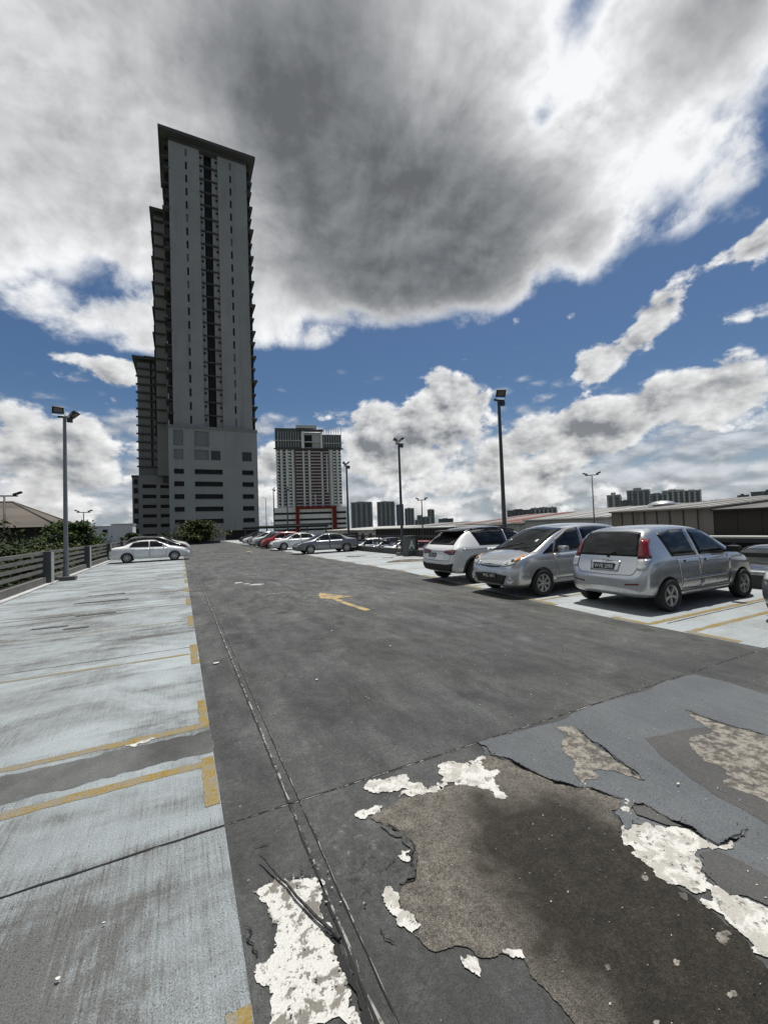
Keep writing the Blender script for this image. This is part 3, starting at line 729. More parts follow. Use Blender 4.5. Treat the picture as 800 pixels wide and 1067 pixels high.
def lerp(a, b, t): return a + (b - a) * t
def body_mesh(st, crease_belt=.35, crease_roof=.25):
    """Loft a car body through cross sections; st rows: x, zbot, w, zbelt, wbelt, zroofedge, wroof, zroofmid."""
    bm = bmesh.new(); rings = []
    for x, zb0, w, zb, wb, zr, wr, zc in st:
        h = [(0, zb0), (w * .70, zb0), (w * .93, zb0 + .025), (w * .985, lerp(zb0, zb, .22)), (w, lerp(zb0, zb, .58)), (lerp(w, wb, .3), lerp(zb0, zb, .86)),
             (wb, zb), (lerp(wb, wr, .5) + .012, lerp(zb, zr, .52)), (wr, zr), (wr * .62, lerp(zr, zc, .72)), (0, zc)]
        ring = h + [(-y, z) for y, z in h[-2:0:-1]]
        rings.append([bm.verts.new((x, y, z)) for y, z in ring])
    n = len(rings[0]); cl = bm.edges.layers.float.new('crease_edge')
    for A, B in zip(rings[:-1], rings[1:]):
        for i in range(n):
            bm.faces.new([A[i], B[i], B[(i + 1) % n], A[(i + 1) % n]])
        for i, cr in ((6, crease_belt), (14, crease_belt), (8, crease_roof), (12, crease_roof)):
            e = bm.edges.get((A[i], B[i]))
            if e: e[cl] = cr
    for A, s in ((rings[0], 1), (rings[-1], -1)):
        # inner ring then strips across, so the ends stay smooth under subdivision
        c = sum((v.co for v in A), Vector()) / n
        I = [bm.verts.new(c + (v.co - c) * .72 + Vector((-.012 * s, 0, 0))) for v in A]
        for i in range(n): bm.faces.new([A[i], A[(i + 1) % n], I[(i + 1) % n], I[i]])
        for i in range(n // 2):
            a, b = i, i + 1; d, e = (n - i) % n, n - i - 1
            q = [I[a], I[b], I[e], I[d]]
            qq = []
            for v in q:
                if v not in qq: qq.append(v)
            if len(qq) > 2: bm.faces.new(qq)
    bmesh.ops.recalc_face_normals(bm, faces=bm.faces[:])
    me = bpy.data.meshes.new('body_cage'); bm.to_mesh(me); bm.free()
    o = bpy.data.objects.new('cage', me); COL.objects.link(o)
    md = o.modifiers.new('s', 'SUBSURF'); md.levels = 2; md.render_levels = 2
    dg = bpy.context.evaluated_depsgraph_get(); dg.update()
    out = bpy.data.meshes.new_from_object(o.evaluated_get(dg)); out.name = 'body'
    bpy.data.objects.remove(o); bpy.data.meshes.remove(me)
    return out

def cut_wells(me, wells):
    """Take the wheel wells out of the body; the cut faces get the second material."""
    o = bpy.data.objects.new('b', me); COL.objects.link(o)
    mb = MB(); mb.mi = 1
    for x, z, r, y0, y1 in wells: mb.cyl((x, y0, z), (x, y1, z), r, n=40)
    c = mb.build('c', [C_WELL, C_WELL])
    md = o.modifiers.new('b', 'BOOLEAN'); md.object = c; md.operation = 'DIFFERENCE'; md.solver = 'EXACT'
    dg = bpy.context.evaluated_depsgraph_get(); dg.update()
    out = bpy.data.meshes.new_from_object(o.evaluated_get(dg)); out.name = 'body'
    bpy.data.objects.remove(o); bpy.data.objects.remove(c); bpy.data.meshes.remove(me)
    for p in out.polygons: p.use_smooth = True
    out.set_sharp_from_angle(angle=R(38))
    return out

def resample(L, n):
    L = [Vector(p) for p in L]
    d = [0]
    for a, b in zip(L[:-1], L[1:]): d.append(d[-1] + (b - a).length)
    out = []
    for i in range(n + 1):
        s = d[-1] * i / n
        k = 0
        while k < len(d) - 2 and d[k + 1] < s: k += 1
        u = (s - d[k]) / max(1e-9, d[k + 1] - d[k]); out.append(L[k].lerp(L[k + 1], u))
    return out

class Car:
    def __init__(self, st, belt=.35, roof=.25):
        self.me = body_mesh(st, belt, roof)
        self.bvh = BVHTree.FromPolygons([v.co.copy() for v in self.me.vertices], [tuple(p.vertices) for p in self.me.polygons])
    def hit(self, view, a, b):
        """view side L/R: (a,b)=(x,z); front/rear: (y,z); top: (x,y)."""
        if view == 'L': o, d = Vector((a, 3, b)), Vector((0, -1, 0))
        elif view == 'R': o, d = Vector((a, -3, b)), Vector((0, 1, 0))
        elif view == 'F': o, d = Vector((9, a, b)), Vector((-1, 0, 0))
        elif view == 'B': o, d = Vector((-5, a, b)), Vector((1, 0, 0))
        elif view == 'FD': o, d = Vector((9, a, b + 3)), Vector((-9, 0, -3)).normalized()
        else: o, d = Vector((a, b, 4)), Vector((0, 0, -1))
        h = self.bvh.ray_cast(o, d)
        if h[0] is None:
            h = self.bvh.find_nearest(o + d * (2.2 if view in 'LR' else 7))
        n = h[1]
        if n.dot(d) > 0: n = -n
        return h[0], n
    def grid(self, mb, view, lo, hi, off, nu=10, nv=4, rim=.006):
        A, B = resample(lo, nu), resample(hi, nu); rows = []
        for j in range(nv + 1):
            row = []
            for i in range(nu + 1):
                p = A[i].lerp(B[i], j / nv); h, n = self.hit(view, p.x, p.y)
                row.append((h, n))
            rows.append(row)
        V = [[mb.bm.verts.new(h + n * off) for h, n in row] for row in rows]
        fs = []
        for j in range(nv):
            for i in range(nu):
                f = mb.bm.faces.new([V[j][i], V[j][i + 1], V[j + 1][i + 1], V[j + 1][i]]); f.smooth = True; fs.append(f)
        # turn the rim down onto the body
        per = [(0, i) for i in range(nu + 1)] + [(j, nu) for j in range(1, nv + 1)] + [(nv, i) for i in range(nu - 1, -1, -1)] + [(j, 0) for j in range(nv - 1, 0, -1)]
        D = [mb.bm.verts.new(rows[j][i][0] + rows[j][i][1] * (off - rim)) for j, i in per]
        for k in range(len(per)):
            l = (k + 1) % len(per)
            fs.append(mb.bm.faces.new([V[per[k][0]][per[k][1]], D[k], D[l], V[per[l][0]][per[l][1]]]))
        mb._tag(fs)
    def panel(self, name, view, lo, hi, m, parent, off=.004, nu=10, nv=4, border=None, bm_=C_TRIM):
        mb = MB()
        if border:
            c = (Vector(lo[0]) + Vector(lo[-1]) + Vector(hi[0]) + Vector(hi[-1])) / 4
            def grow(L): 
                out = []
                for p in L:
                    v = Vector(p) - c; out.append(Vector(p) + Vector((math.copysign(border, v.x), math.copysign(border, v.y))))
                return out
            mb.mi = 1; self.grid(mb, view, grow(lo), grow(hi), off * .4, nu, nv); mb.mi = 0
        self.grid(mb, view, lo, hi, off, nu, nv)
        return mb.build(name, [m, bm_], parent)
    def strip(self, mb, view, line, w, off):
        """A narrow ribbon along a line on the body."""
        L = resample(line, max(4, int(sum((Vector(b) - Vector(a)).length for a, b in zip(line[:-1], line[1:])) / .06)))
        lo, hi = [], []
        for i, p in enumerate(L):
            d = (L[min(i + 1, len(L) - 1)] - L[max(0, i - 1)]).normalized(); nn = Vector((-d.y, d.x)) * w / 2
            lo.append(p - nn); hi.append(p + nn)
        self.grid(mb, view, lo, hi, off, len(L) - 1, 1, .003)

def wheel(root, x, y, z, r, side, spokes=6, m_rim=None, w=.19, rr=.66):
    """Brake drum mesh carrying a tyre and a spoked rim."""
    m_rim = m_rim or C_RIM; s = side
    rim_r = r * rr
    mb = MB(); mb.lathe([(.001, s * .03), (rim_r * .9, s * .03), (rim_r * .9, -s * .1), (.001, -s * .1)], n=24); wh = mb.build('wheel', C_WELL, root); wh.location = (x, y, z)
    mb = MB(); h = w / 2
    mb.lathe([(rim_r, s * -h * .9), (r * .93, s * -h), (r, s * -h * .72), (r * 1.003, 0), (r, s * h * .72), (r * .95, s * h * .98), (r * .86, s * h * 1.02), (rim_r * 1.02, s * h * .86), (rim_r * .97, s * h * .6)], n=40)
    mb.build('tyre', C_TYRE, wh)
    mb = MB()
    mb.lathe([(rim_r * 1.0, s * h * .55), (rim_r * 1.01, s * h * .84), (rim_r * .95, s * h * .88), (rim_r * .90, s * h * .70), (rim_r * .88, s * h * .35)], n=40)
    mb.lathe([(.001, s * h * .80), (rim_r * .15, s * h * .79), (rim_r * .20, s * h * .66), (rim_r * .2, 0)], n=18)
    for k in range(spokes):
        a = 2 * PI * k / spokes + .3
        M = Matrix.Rotation(a, 4, 'Y')
        wi, wo = rim_r * .105, rim_r * .17
        pts = [(rim_r * .12, wi), (rim_r * .92, wo), (rim_r * .92, -wo), (rim_r * .12, -wi)]
        top = [M @ Vector((p, s * h * (.72 if i in (0, 3) else .78), q)) for i, (p, q) in enumerate(pts)]
        bot = [M @ Vector((p, s * h * .36, q * 1.2)) for p, q in pts]
        T = [mb.bm.verts.new(v) for v in top]; Bv = [mb.bm.verts.new(v) for v in bot]
        mb.bm.faces.new(T)
        for i in range(4): mb.bm.faces.new([T[i], T[(i + 1) % 4], Bv[(i + 1) % 4], Bv[i]])
    mb.build('rim', m_rim, wh)

def plate(root, text, loc, rz, tilt=0., w=.50, h=.13):
    """Black plate with raised white characters, facing -Y before rotation."""
    mb = MB(); mb.box(-w / 2, w / 2, -.006, .010, -h / 2, h / 2, bevel=.006)
    p = mb.build('number_plate', C_PLATE, root, sharp=35); p.location = loc; p.rotation_euler = (tilt, 0, rz)
    letters(text, h * .72, p, (0, -.0075, -.004), w * .88, C_LETTER, 'number_plate_text')
    return p

def letters(text, size, parent, loc, maxw, m, name, bold=.012):
    cu = bpy.data.curves.new('txt', 'FONT'); cu.body = text; cu.size = size; cu.align_x = 'CENTER'; cu.align_y = 'CENTER'; cu.extrude = .0012; cu.offset = size * bold
    o = bpy.data.objects.new('txt', cu); COL.objects.link(o)
    dg = bpy.context.evaluated_depsgraph_get(); dg.update()
    me = bpy.data.meshes.new_from_object(o.evaluated_get(dg)); bpy.data.objects.remove(o)
    xs = [v.co.x for v in me.vertices]; wd = max(xs) - min(xs); k = min(1.25, maxw / wd)
    for v in me.vertices: v.co = Vector((v.co.x * k, -v.co.z, v.co.y * 1.12))
    me.materials.clear(); me.materials.append(m); me.name = name
    t = link(name, me, parent); t.location = loc
    return t

def mirror(car, root, x, z, side, m, black=False):
    h, n = car.hit('L' if side > 0 else 'R', x, z)
    mb = MB(); mb.box(-.09, .09, -.10, .10, -.065, .065, bevel=.045)
    for v in mb.bm.verts:
        if v.co.x > 0: v.co.x *= .85
        v.co.y *= 1.05
    mb.mi = 1; mb.box(-.094, -.084, -.085, .085, -.048, .048); mb.mi = 1
    mb.box(-.03, .03, -side * .16 - .05, -side * .16 + .05, -.05, -.02)
    o = mb.build('mirror', [C_TRIM if black else m, G_GLASS if not black else C_TRIM], root, sharp=50)
    o.location = h + Vector((-.02, side * .15, .045))

def handle(car, parent, x, z, side, m):
    h, n = car.hit('L' if side > 0 else 'R', x, z)
    mb = MB(); mb.mi = 1; mb.lathe([(.001, 0), (.045, .002), (.05, 0)], n=16); mb.mi = 0
    mb.box(-.085, .085, -.005, .022, -.014, .014, bevel=.008)
    if side < 0:
        for v in mb.bm.verts: v.co.y *= -1
    o = mb.build('handle', [m, C_TRIM], parent, sharp=50); o.location = h + n * .004
    return o

def build_car(name, st, spec, paint, label, group=None, origin=0.):
    """spec: everything projected on the body. The car faces +X and is centred on its wheelbase."""
    L = st[-1][0]
    car = Car(st, spec.get('belt', .35), spec.get('roofc', .25))
    root = empty(name, label=label, cat='car', group=group)
    r = spec['r']; W = spec['track'] / 2; wr_ = r + spec.get('gap', .045)
    wells = [(x, r + .01, wr_, s * .52, s * 1.2) for x in spec['wx'] for s in (-1, 1)]
    for s in (-1, 1):
        v = 'L' if s > 0 else 'R'
        for d in spec['doors']:
            dr = car.panel('door', v, d['lo'], d['hi'], paint, root, off=.0042, nu=12, nv=8, border=.007, bm_=C_SEAM)
            if 'h' in d: handle(car, dr, d['h'][0], d['h'][1], s, spec.get('hm', paint))
        for lo, hi in spec['wins']:
            car.panel('side_window', v, lo, hi, G_GLASS, root, off=.0075, nu=12, nv=6, border=.022)
        for nm, m, lo, hi, off in spec.get('side', []):
            car.panel(nm, v, lo, hi, m, root, off=off, nu=10, nv=3)
        if spec.get('arch'):
            for x in spec['wx']:
                mb = MB()
                a = [(x + math.cos(t_) * (wr_ + .002), r + .01 + math.sin(t_) * (wr_ + .002)) for t_ in [PI * k / 14 for k in range(-1, 16)]]
                b = [(x + math.cos(t_) * (wr_ + spec['arch']), r + .01 + math.sin(t_) * (wr_ + spec['arch'])) for t_ in [PI * k / 14 for k in range(-1, 16)]]
                car.grid(mb, v, a, b, .012, 16, 1)
                mb.build('wheel_arch', spec.get('archm', C_TRIM), root)
        mirror(car, root, *spec['mirror'], s, paint, spec.get('blackmirror', False))
        for x in spec['wx']: wheel(root, x, s * (W - .03), r, r, s, spec.get('spokes', 6), spec.get('rim'), spec.get('tw', .19))
    for nm, view, lo, hi, m, off, border in spec['ends']:
        for s in ((1, -1) if lo[0][0] * lo[-1][0] > 0 and view in ('F', 'B', 'FD') else (1,)):
            f = lambda P: [(p[0] * s, p[1]) for p in P]
            big_ = nm in ('windscreen', 'rear_window', 'roof_panel', 'rear_cladding', 'grille')
            car.panel(nm, view, f(lo), f(hi), m, root, off=off + (.004 if big_ else 0), nu=28 if big_ else 12, nv=16 if big_ else 5, border=border)
    for nm, view, line, w, m in spec.get('lines', []):
        mb = MB(); car.strip(mb, view, line, w, .0035); mb.build(nm, m, root)
    b = link('body', cut_wells(car.me, wells), root)
    b.data.materials.clear(); b.data.materials.append(paint); b.data.materials.append(C_WELL)
    if spec.get('extra'): spec['extra'](car, root, paint)
    mid = (spec['wx'][0] + spec['wx'][1]) / 2
    for ch in root.children: ch.location.x -= mid
    return root

# ---- small hatchback, tail towards the lane
ST_HATCH = [(.00, .40, .58, .58, .57, .60, .48, .62), (.025, .31, .70, .66, .685, .68, .54, .70), (.09, .27, .775, .80, .745, .84, .66, .86), (.15, .25, .80, .91, .765, 1.06, .665, 1.09),
    (.27, .235, .818, .945, .778, 1.33, .615, 1.37), (.42, .225, .828, .955, .785, 1.455, .59, 1.505), (.80, .215, .8325, .95, .787, 1.48, .59, 1.54), (1.3, .21, .8325, .945, .787, 1.485, .59, 1.55),
    (1.8, .21, .8325, .94, .787, 1.47, .59, 1.535), (2.12, .21, .8325, .935, .787, 1.425, .595, 1.485), (2.5, .21, .8325, .93, .786, 1.235, .64, 1.285), (2.84, .21, .8325, .92, .782, 1.02, .70, 1.055),
    (2.98, .21, .83, .905, .778, .955, .715, .985), (3.25, .21, .825, .865, .765, .895, .65, .92), (3.48, .215, .80, .79, .725, .81, .58, .835), (3.63, .23, .72, .68, .66, .70, .5, .715), (3.70, .28, .62, .58, .57, .60, .4, .61), (3.72, .34, .50, .50, .46, .52, .34, .53)]
def hatch_extra(car, root, paint):
    h, n = car.hit('B', 0, .80); plate(root, 'WVB 2090', h + Vector((-.012, .03, -.005)), R(-90), R(-8), .44, .125)
    mb = MB(); h, n = car.hit('B', .0, .99)
    mb.box(-.012, .012, -.19, -.03, -.008, .008, Matrix.Translation(h + Vector((-.016, 0, 0))) @ Matrix.Rotation(R(-22), 4, 'X')); mb.cyl(h + Vector((-.03, -.03, -.01)), h + Vector((.02, -.03, -.01)), .018)
    mb.build('wiper', C_TRIM, root)
    mb = MB(); h, n = car.hit('B', .02, .905)
    for k in range(20):
        a, b = 2 * PI * k / 20, 2 * PI * (k + 1) / 20
        mb.cyl(h + Vector((-.008, math.cos(a) * .05, math.sin(a) * .026)), h + Vector((-.008, math.cos(b) * .05, math.sin(b) * .026)), .005, n=6)
    mb.build('tailgate_emblem', C_CHROME, root)
    mb = MB()
    mb.cyl((2.0, 0, 1.515), (1.97, 0, 1.545), .022, .012); mb.build('roof_antenna', C_TRIM, root)
SP_HATCH = dict(r=.285, track=1.60, wx=(.63, 3.07), gap=.04, spokes=5, belt=.3,
    doors=[dict(lo=[(1.02, .36), (1.62, .35)], hi=[(.93, .915), (1.62, .915)], h=(1.13, .84)), dict(lo=[(1.64, .35), (2.60, .36)], hi=[(1.64, .915), (2.68, .90)], h=(1.79, .83))],
    wins=[([(.83, .985), (1.56, .975)], [(.66, 1.36), (1.0, 1.415), (1.50, 1.425)]), ([(1.68, .975), (2.72, .965)], [(1.62, 1.425), (2.02, 1.395), (2.36, 1.20)])],
    side=[('side_moulding', P_SILVER, [(1.05, .52), (2.6, .52)], [(1.05, .56), (2.6, .56)], .012), ('side_skirt', P_SILVER, [(1.0, .235), (2.72, .235)], [(1.0, .33), (2.72, .33)], .018)],
    mirror=(2.62, .97), blackmirror=True, hm=C_CHROME,
    ends=[('rear_window', 'B', [(-.60, 1.0), (.60, 1.0)], [(-.53, 1.40), (-.3, 1.425), (.3, 1.425), (.53, 1.40)], G_GLASS, .006, .012),
          ('taillight', 'B', [(.60, .955), (.765, .965)], [(.575, 1.31), (.655, 1.29)], C_RED, .012, None), ('taillight', 'B', [(.63, .75), (.755, .76)], [(.605, .94), (.765, .95)], C_CLEAR, .012, None),
          ('reflector', 'B', [(.42, .475), (.66, .50)], [(.42, .505), (.66, .53)], C_DKRED, .008, None), ('tailgate_recess', 'B', [(-.27, .71), (.30, .71)], [(-.30, .90), (.33, .90)], P_SILVER, .003, .004),
          ('windscreen', 'F', [(-.66, 1.0), (0, 1.03), (.66, 1.0)], [(-.54, 1.41), (0, 1.44), (.54, 1.41)], G_SHIELD, .006, .015),
          ('headlight', 'F', [(.42, .66), (.70, .70)], [(.36, .76), (.66, .84)], C_CLEAR, .01, None), ('grille', 'F', [(-.42, .36), (.42, .36)], [(-.46, .46), (.46, .46)], C_TRIM, .006, None)],
    lines=[('tailgate_seam', 'B', [(-.60, .99), (-.625, .80), (-.55, .665), (0, .645), (.55, .665), (.625, .80), (.60, .99)], .009, C_SEAM)], extra=hatch_extra)
hatch = build_car('hatchback_car', ST_HATCH, SP_HATCH, P_SILVER, 'silver hatchback, tail to the lane, nearest whole car on the right')
hatch.location = (7.82 + 1.22, 5.30, 0); hatch.rotation_euler = (0, 0, R(-.6))

# ---- family van, nose towards the lane
ST_MPV = [(.00, .45, .62, .62, .60, .66, .5, .68), (.03, .34, .74, .72, .72, .75, .6, .77), (.10, .28, .80, .92, .76, .98, .68, 1.0), (.2, .25, .83, 1.0, .785, 1.2, .66, 1.23), (.42, .235, .845, 1.01, .795, 1.47, .62, 1.52),
    (.75, .225, .8475, 1.005, .80, 1.535, .61, 1.59), (1.4, .22, .8475, .99, .80, 1.565, .61, 1.62), (2.0, .22, .8475, .975, .80, 1.555, .61, 1.615), (2.45, .22, .8475, .96, .80, 1.51, .61, 1.57), (2.8, .22, .8475, .95, .80, 1.37, .635, 1.425),
    (3.2, .22, .8475, .94, .797, 1.155, .675, 1.20), (3.48, .22, .8475, .925, .79, 1.015, .70, 1.05), (3.62, .22, .845, .935, .785, .98, .70, 1.01), (3.86, .22, .83, .895, .765, .925, .63, .96), (4.05, .22, .785, .825, .715, .855, .55, .885), (4.15, .23, .72, .745, .655, .775, .48, .795), (4.205, .27, .62, .65, .57, .67, .4, .685), (4.22, .34, .50, .55, .46, .57, .32, .58)]
def mpv_extra(car, root, paint):
    h, n = car.hit('F', 0, .47); plate(root, 'WLL 1871', h + Vector((.014, 0, 0)), R(90), R(2), .46, .115)
    for s in (1, -1):
        h, n = car.hit('F', s * .63, .42)
        q = n.to_track_quat('Y', 'Z').to_matrix().to_4x4()
        mb = MB(); mb.lathe([(.085, -.01), (.08, .016), (.062, .012), (.058, -.0)], n=24); mb.mi = 1; mb.lathe([(.06, .002), (.04, .010), (.001, .013)], n=24)
        f = mb.build('fog_lamp', [C_CHROME, C_CLEAR], root, sharp=40); f.matrix_local = Matrix.Translation(h + n * .004) @ q
        # reflector bowls inside the headlight
        for yy, zz, rr_ in ((.49, .775, .050), (.61, .825, .045)):
            h, n = car.hit('F', s * yy, zz); q = n.to_track_quat('Y', 'Z').to_matrix().to_4x4()
            mb = MB(); mb.lathe([(rr_, 0), (rr_ * .9, .008), (rr_ * .5, .004), (.001, .009)], n=18)
            f = mb.build('headlight_bowl', C_TRIM if yy > .55 else C_CHROME, root, sharp=40); f.matrix_local = Matrix.Translation(h + n * .013) @ q
    mb = MB(); h, n = car.hit('F', 0, .715)
    for k in range(24):
        a, b = 2 * PI * k / 24, 2 * PI * (k + 1) / 24
        mb.cyl(h + Vector((.014, math.cos(a) * .062, math.sin(a) * .032)), h + Vector((.014, math.cos(b) * .062, math.sin(b) * .032)), .006, n=6)
    mb.build('bonnet_emblem', C_CHROME, root)
    mb = MB()
    for a, b in (((3.55, -.5, .0), (3.25, .15, 0)), ((3.55, .12, .0), (3.3, .62, 0))):
        pa, na = car.hit('T', a[0], a[1]); pb, nb_ = car.hit('T', b[0], b[1]); mb.cyl(pa + na * .02, pb + nb_ * .02, .009, n=6)
    mb.build('wiper', C_TRIM, root)
SP_MPV = dict(r=.30, track=1.61, wx=(.66, 3.41), gap=.045, spokes=7, belt=.3,
    doors=[dict(lo=[(1.06, .36), (1.98, .35)], hi=[(.98, .95), (1.98, .945)], h=(1.14, .87)), dict(lo=[(2.0, .35), (2.96, .36)], hi=[(2.0, .945), (3.02, .93)], h=(2.16, .86))],
    wins=[([(.34, 1.04), (.90, 1.035)], [(.50, 1.42), (.86, 1.47)]), ([(.96, 1.03), (1.93, 1.01)], [(.92, 1.47), (1.40, 1.50), (1.90, 1.495)]), ([(2.03, 1.01), (2.98, .98)], [(1.98, 1.495), (2.38, 1.45), (2.80, 1.24)]), ([(3.04, .98), (3.32, .965)], [(2.90, 1.185), (2.98, 1.15)])],
    side=[('side_skirt', P_SILVER2, [(1.02, .245), (3.05, .245)], [(1.02, .33), (3.05, .33)], .012)],
    mirror=(2.86, 1.0),
    ends=[('windscreen', 'F', [(-.67, .99), (-.35, 1.03), (0, 1.04), (.35, 1.03), (.67, .99)], [(-.565, 1.49), (0, 1.525), (.565, 1.49)], G_SHIELD, .006, .014),
          ('rear_window', 'B', [(-.6, 1.08), (.6, 1.08)], [(-.54, 1.45), (.54, 1.45)], G_GLASS, .006, .012), ('taillight', 'B', [(.66, .80), (.78, .82)], [(.66, 1.2), (.70, 1.2)], C_RED, .01, None),
          ('headlight', 'F', [(.36, .69), (.53, .70), (.69, .75)], [(.37, .76), (.56, .875), (.715, .935)], C_CLEAR, .010, .006), ('indicator_lens', 'F', [(.66, .80), (.715, .83)], [(.67, .90), (.735, .93)], C_AMBER, .016, None),
          ('grille', 'F', [(-.30, .68), (0, .655), (.30, .68)], [(-.38, .725), (0, .735), (.38, .725)], C_TRIM, .008, None), ('grille', 'F', [(-.44, .30), (.44, .30)], [(-.55, .50), (0, .53), (.55, .50)], C_TRIM, .006, None),
          ('grille_bar', 'F', [(-.36, .712), (0, .690), (.36, .712)], [(-.38, .725), (0, .706), (.38, .725)], C_CHROME, .016, None), ('windscreen_sticker', 'F', [(.40, 1.20), (.46, 1.20)], [(.40, 1.25), (.46, 1.25)], C_STICK, .010, None)],
    lines=[('bonnet_seam', 'T', [(3.5, -.73), (3.8, -.70), (4.0, -.60)], .010, C_SEAM), ('bonnet_seam', 'T', [(3.5, .73), (3.8, .70), (4.0, .60)], .010, C_SEAM)], extra=mpv_extra)
mpv = build_car('family_van', ST_MPV, SP_MPV, P_SILVER2, 'silver family van, nose to the lane, between the white car and the near hatchback')
mpv.location = (7.30 + 1.375, 7.74, 0); mpv.rotation_euler = (0, 0, R(180))

# ---- white sport-utility with a black roof, tail towards the lane
ST_SUV = [(.00, .48, .68, .64, .66, .68, .5, .70), (.03, .38, .80, .78, .78, .80, .6, .83), (.09, .32, .855, .93, .815, .97, .70, 1.0), (.16, .29, .885, 1.015, .84, 1.06, .72, 1.09), (.36, .265, .895, 1.04, .85, 1.26, .67, 1.29), (.62, .25, .90, 1.045, .85, 1.47, .62, 1.51),
    (.95, .24, .90, 1.035, .85, 1.535, .61, 1.585), (1.6, .24, .90, 1.02, .85, 1.555, .61, 1.61), (2.1, .24, .90, 1.01, .85, 1.53, .61, 1.585), (2.45, .24, .90, 1.005, .85, 1.465, .615, 1.52), (2.8, .24, .90, 1.0, .85, 1.28, .66, 1.33), (3.12, .24, .90, .995, .845, 1.08, .72, 1.115), (3.28, .24, .90, .98, .84, 1.02, .74, 1.055),
    (3.7, .24, .89, .94, .83, .965, .68, 1.0), (4.05, .24, .85, .86, .79, .885, .6, .915), (4.22, .26, .78, .74, .72, .77, .5, .79), (4.31, .30, .66, .62, .62, .64, .42, .66), (4.33, .36, .52, .54, .5, .56, .36, .57)]
def suv_extra(car, root, paint):
    h, n = car.hit('B', .10, .80); plate(root, 'VDA 24', h + Vector((-.014, .12, 0)), R(-90), R(-6), .40, .125)
    mb = MB(); mb.box(.34, .66, -.60, .60, 1.475, 1.515, bevel=.015)
    for v in mb.bm.verts:
        if v.co.x < .45: v.co.z -= .02
        v.co.y *= 1 - .06 * (v.co.x < .45)
    mb.build('rear_spoiler', C_TRIM, root, sharp=40)
    for s in (-1, 1):
        pts = [car.hit('T', x, s * .60)[0] + Vector((0, 0, .035)) for x in (.8, 1.2, 1.7, 2.2, 2.5)]
        mb = MB(); mb.tube(pts, .014); mb.build('roof_rail', C_TRIM, root)
SP_SUV = dict(r=.34, track=1.72, wx=(.80, 3.40), gap=.05, spokes=5, belt=.4, arch=.075, rim=C_DARKRIM, tw=.21,
    doors=[dict(lo=[(1.26, .42), (2.02, .41)], hi=[(1.10, .985), (2.02, .98)], h=(1.30, .90)), dict(lo=[(2.04, .41), (2.92, .42)], hi=[(2.04, .98), (3.0, .965)], h=(2.2, .89))],
    wins=[([(.98, 1.075), (1.98, 1.06)], [(.80, 1.44), (1.4, 1.495), (1.96, 1.495)]), ([(2.06, 1.06), (3.04, 1.04)], [(2.02, 1.49), (2.42, 1.41), (2.74, 1.24)])],
    side=[('side_cladding', C_TRIM, [(1.24, .262), (2.96, .262)], [(1.24, .38), (2.96, .38)], .012), ('side_crease', C_HOOD, [(.35, .955), (1.2, .955)], [(.35, .985), (1.2, .985)], .007)],
    mirror=(2.84, 1.06), blackmirror=True,
    ends=[('rear_window', 'B', [(-.63, 1.105), (.63, 1.105)], [(-.57, 1.43), (.57, 1.43)], G_GLASS, .006, .014), ('taillight', 'B', [(.34, .885), (.60, .83), (.80, .84)], [(.34, .925), (.60, .955), (.83, .965)], C_DKRED, .012, .008),
          ('light_bar', 'B', [(-.36, .900), (.36, .900)], [(-.36, .935), (.36, .935)], C_HOOD, .010, None), ('rear_cladding', 'B', [(-.70, .36), (.70, .36)], [(-.80, .585), (-.5, .545), (.5, .545), (.80, .585)], C_TRIM, .010, None),
          ('windscreen', 'F', [(-.70, 1.06), (0, 1.09), (.70, 1.06)], [(-.57, 1.45), (0, 1.48), (.57, 1.45)], G_SHIELD, .006, .015), ('headlight', 'F', [(.45, .78), (.74, .80)], [(.42, .84), (.76, .88)], C_CLEAR, .01, None), ('grille', 'F', [(-.4, .5), (.4, .5)], [(-.42, .76), (.42, .76)], C_TRIM, .008, None),
          ('roof_panel', 'T', [(.45, -.60), (1.0, -.60), (1.6, -.60), (2.45, -.59)], [(.45, .60), (1.0, .60), (1.6, .60), (2.45, .59)], P_BLACK, .005, None)],
    lines=[('tailgate_seam', 'B', [(-.66, 1.08), (-.69, .85), (-.66, .66), (0, .64), (.66, .66), (.69, .85), (.66, 1.08)], .009, C_SEAM)], extra=suv_extra)
suv = build_car('sport_utility_car', ST_SUV, SP_SUV, P_WHITE, 'white sport-utility car with black roof, tail to the lane beyond the family van')
suv.location = (7.56 + 1.30, 10.42, 0); suv.rotation_euler = (0, 0, 0)

# ---- saloon, several colours
ST_SED = [(.00, .42, .60, .60, .58, .63, .5, .65), (.03, .33, .73, .74, .71, .77, .6, .79), (.10, .28, .82, .90, .775, .94, .66, .965), (.3, .25, .865, .955, .81, .99, .68, 1.02), (.62, .235, .885, .965, .825, 1.01, .69, 1.045), (.82, .23, .89, .965, .83, 1.06, .68, 1.10), (1.15, .225, .89, .96, .83, 1.25, .61, 1.295), (1.5, .22, .89, .955, .83, 1.345, .575, 1.395),
    (2.1, .22, .89, .945, .83, 1.38, .57, 1.435), (2.55, .22, .89, .94, .83, 1.36, .575, 1.415), (2.85, .22, .89, .935, .83, 1.28, .60, 1.33), (3.25, .22, .89, .925, .825, 1.085, .66, 1.125), (3.52, .22, .89, .905, .82, .965, .70, 1.0), (3.68, .22, .885, .885, .815, .925, .70, .955), (4.1, .22, .865, .825, .785, .85, .62, .885), (4.4, .22, .80, .735, .72, .76, .5, .785), (4.55, .24, .70, .62, .63, .64, .42, .66), (4.62, .30, .56, .50, .52, .52, .36, .53)]
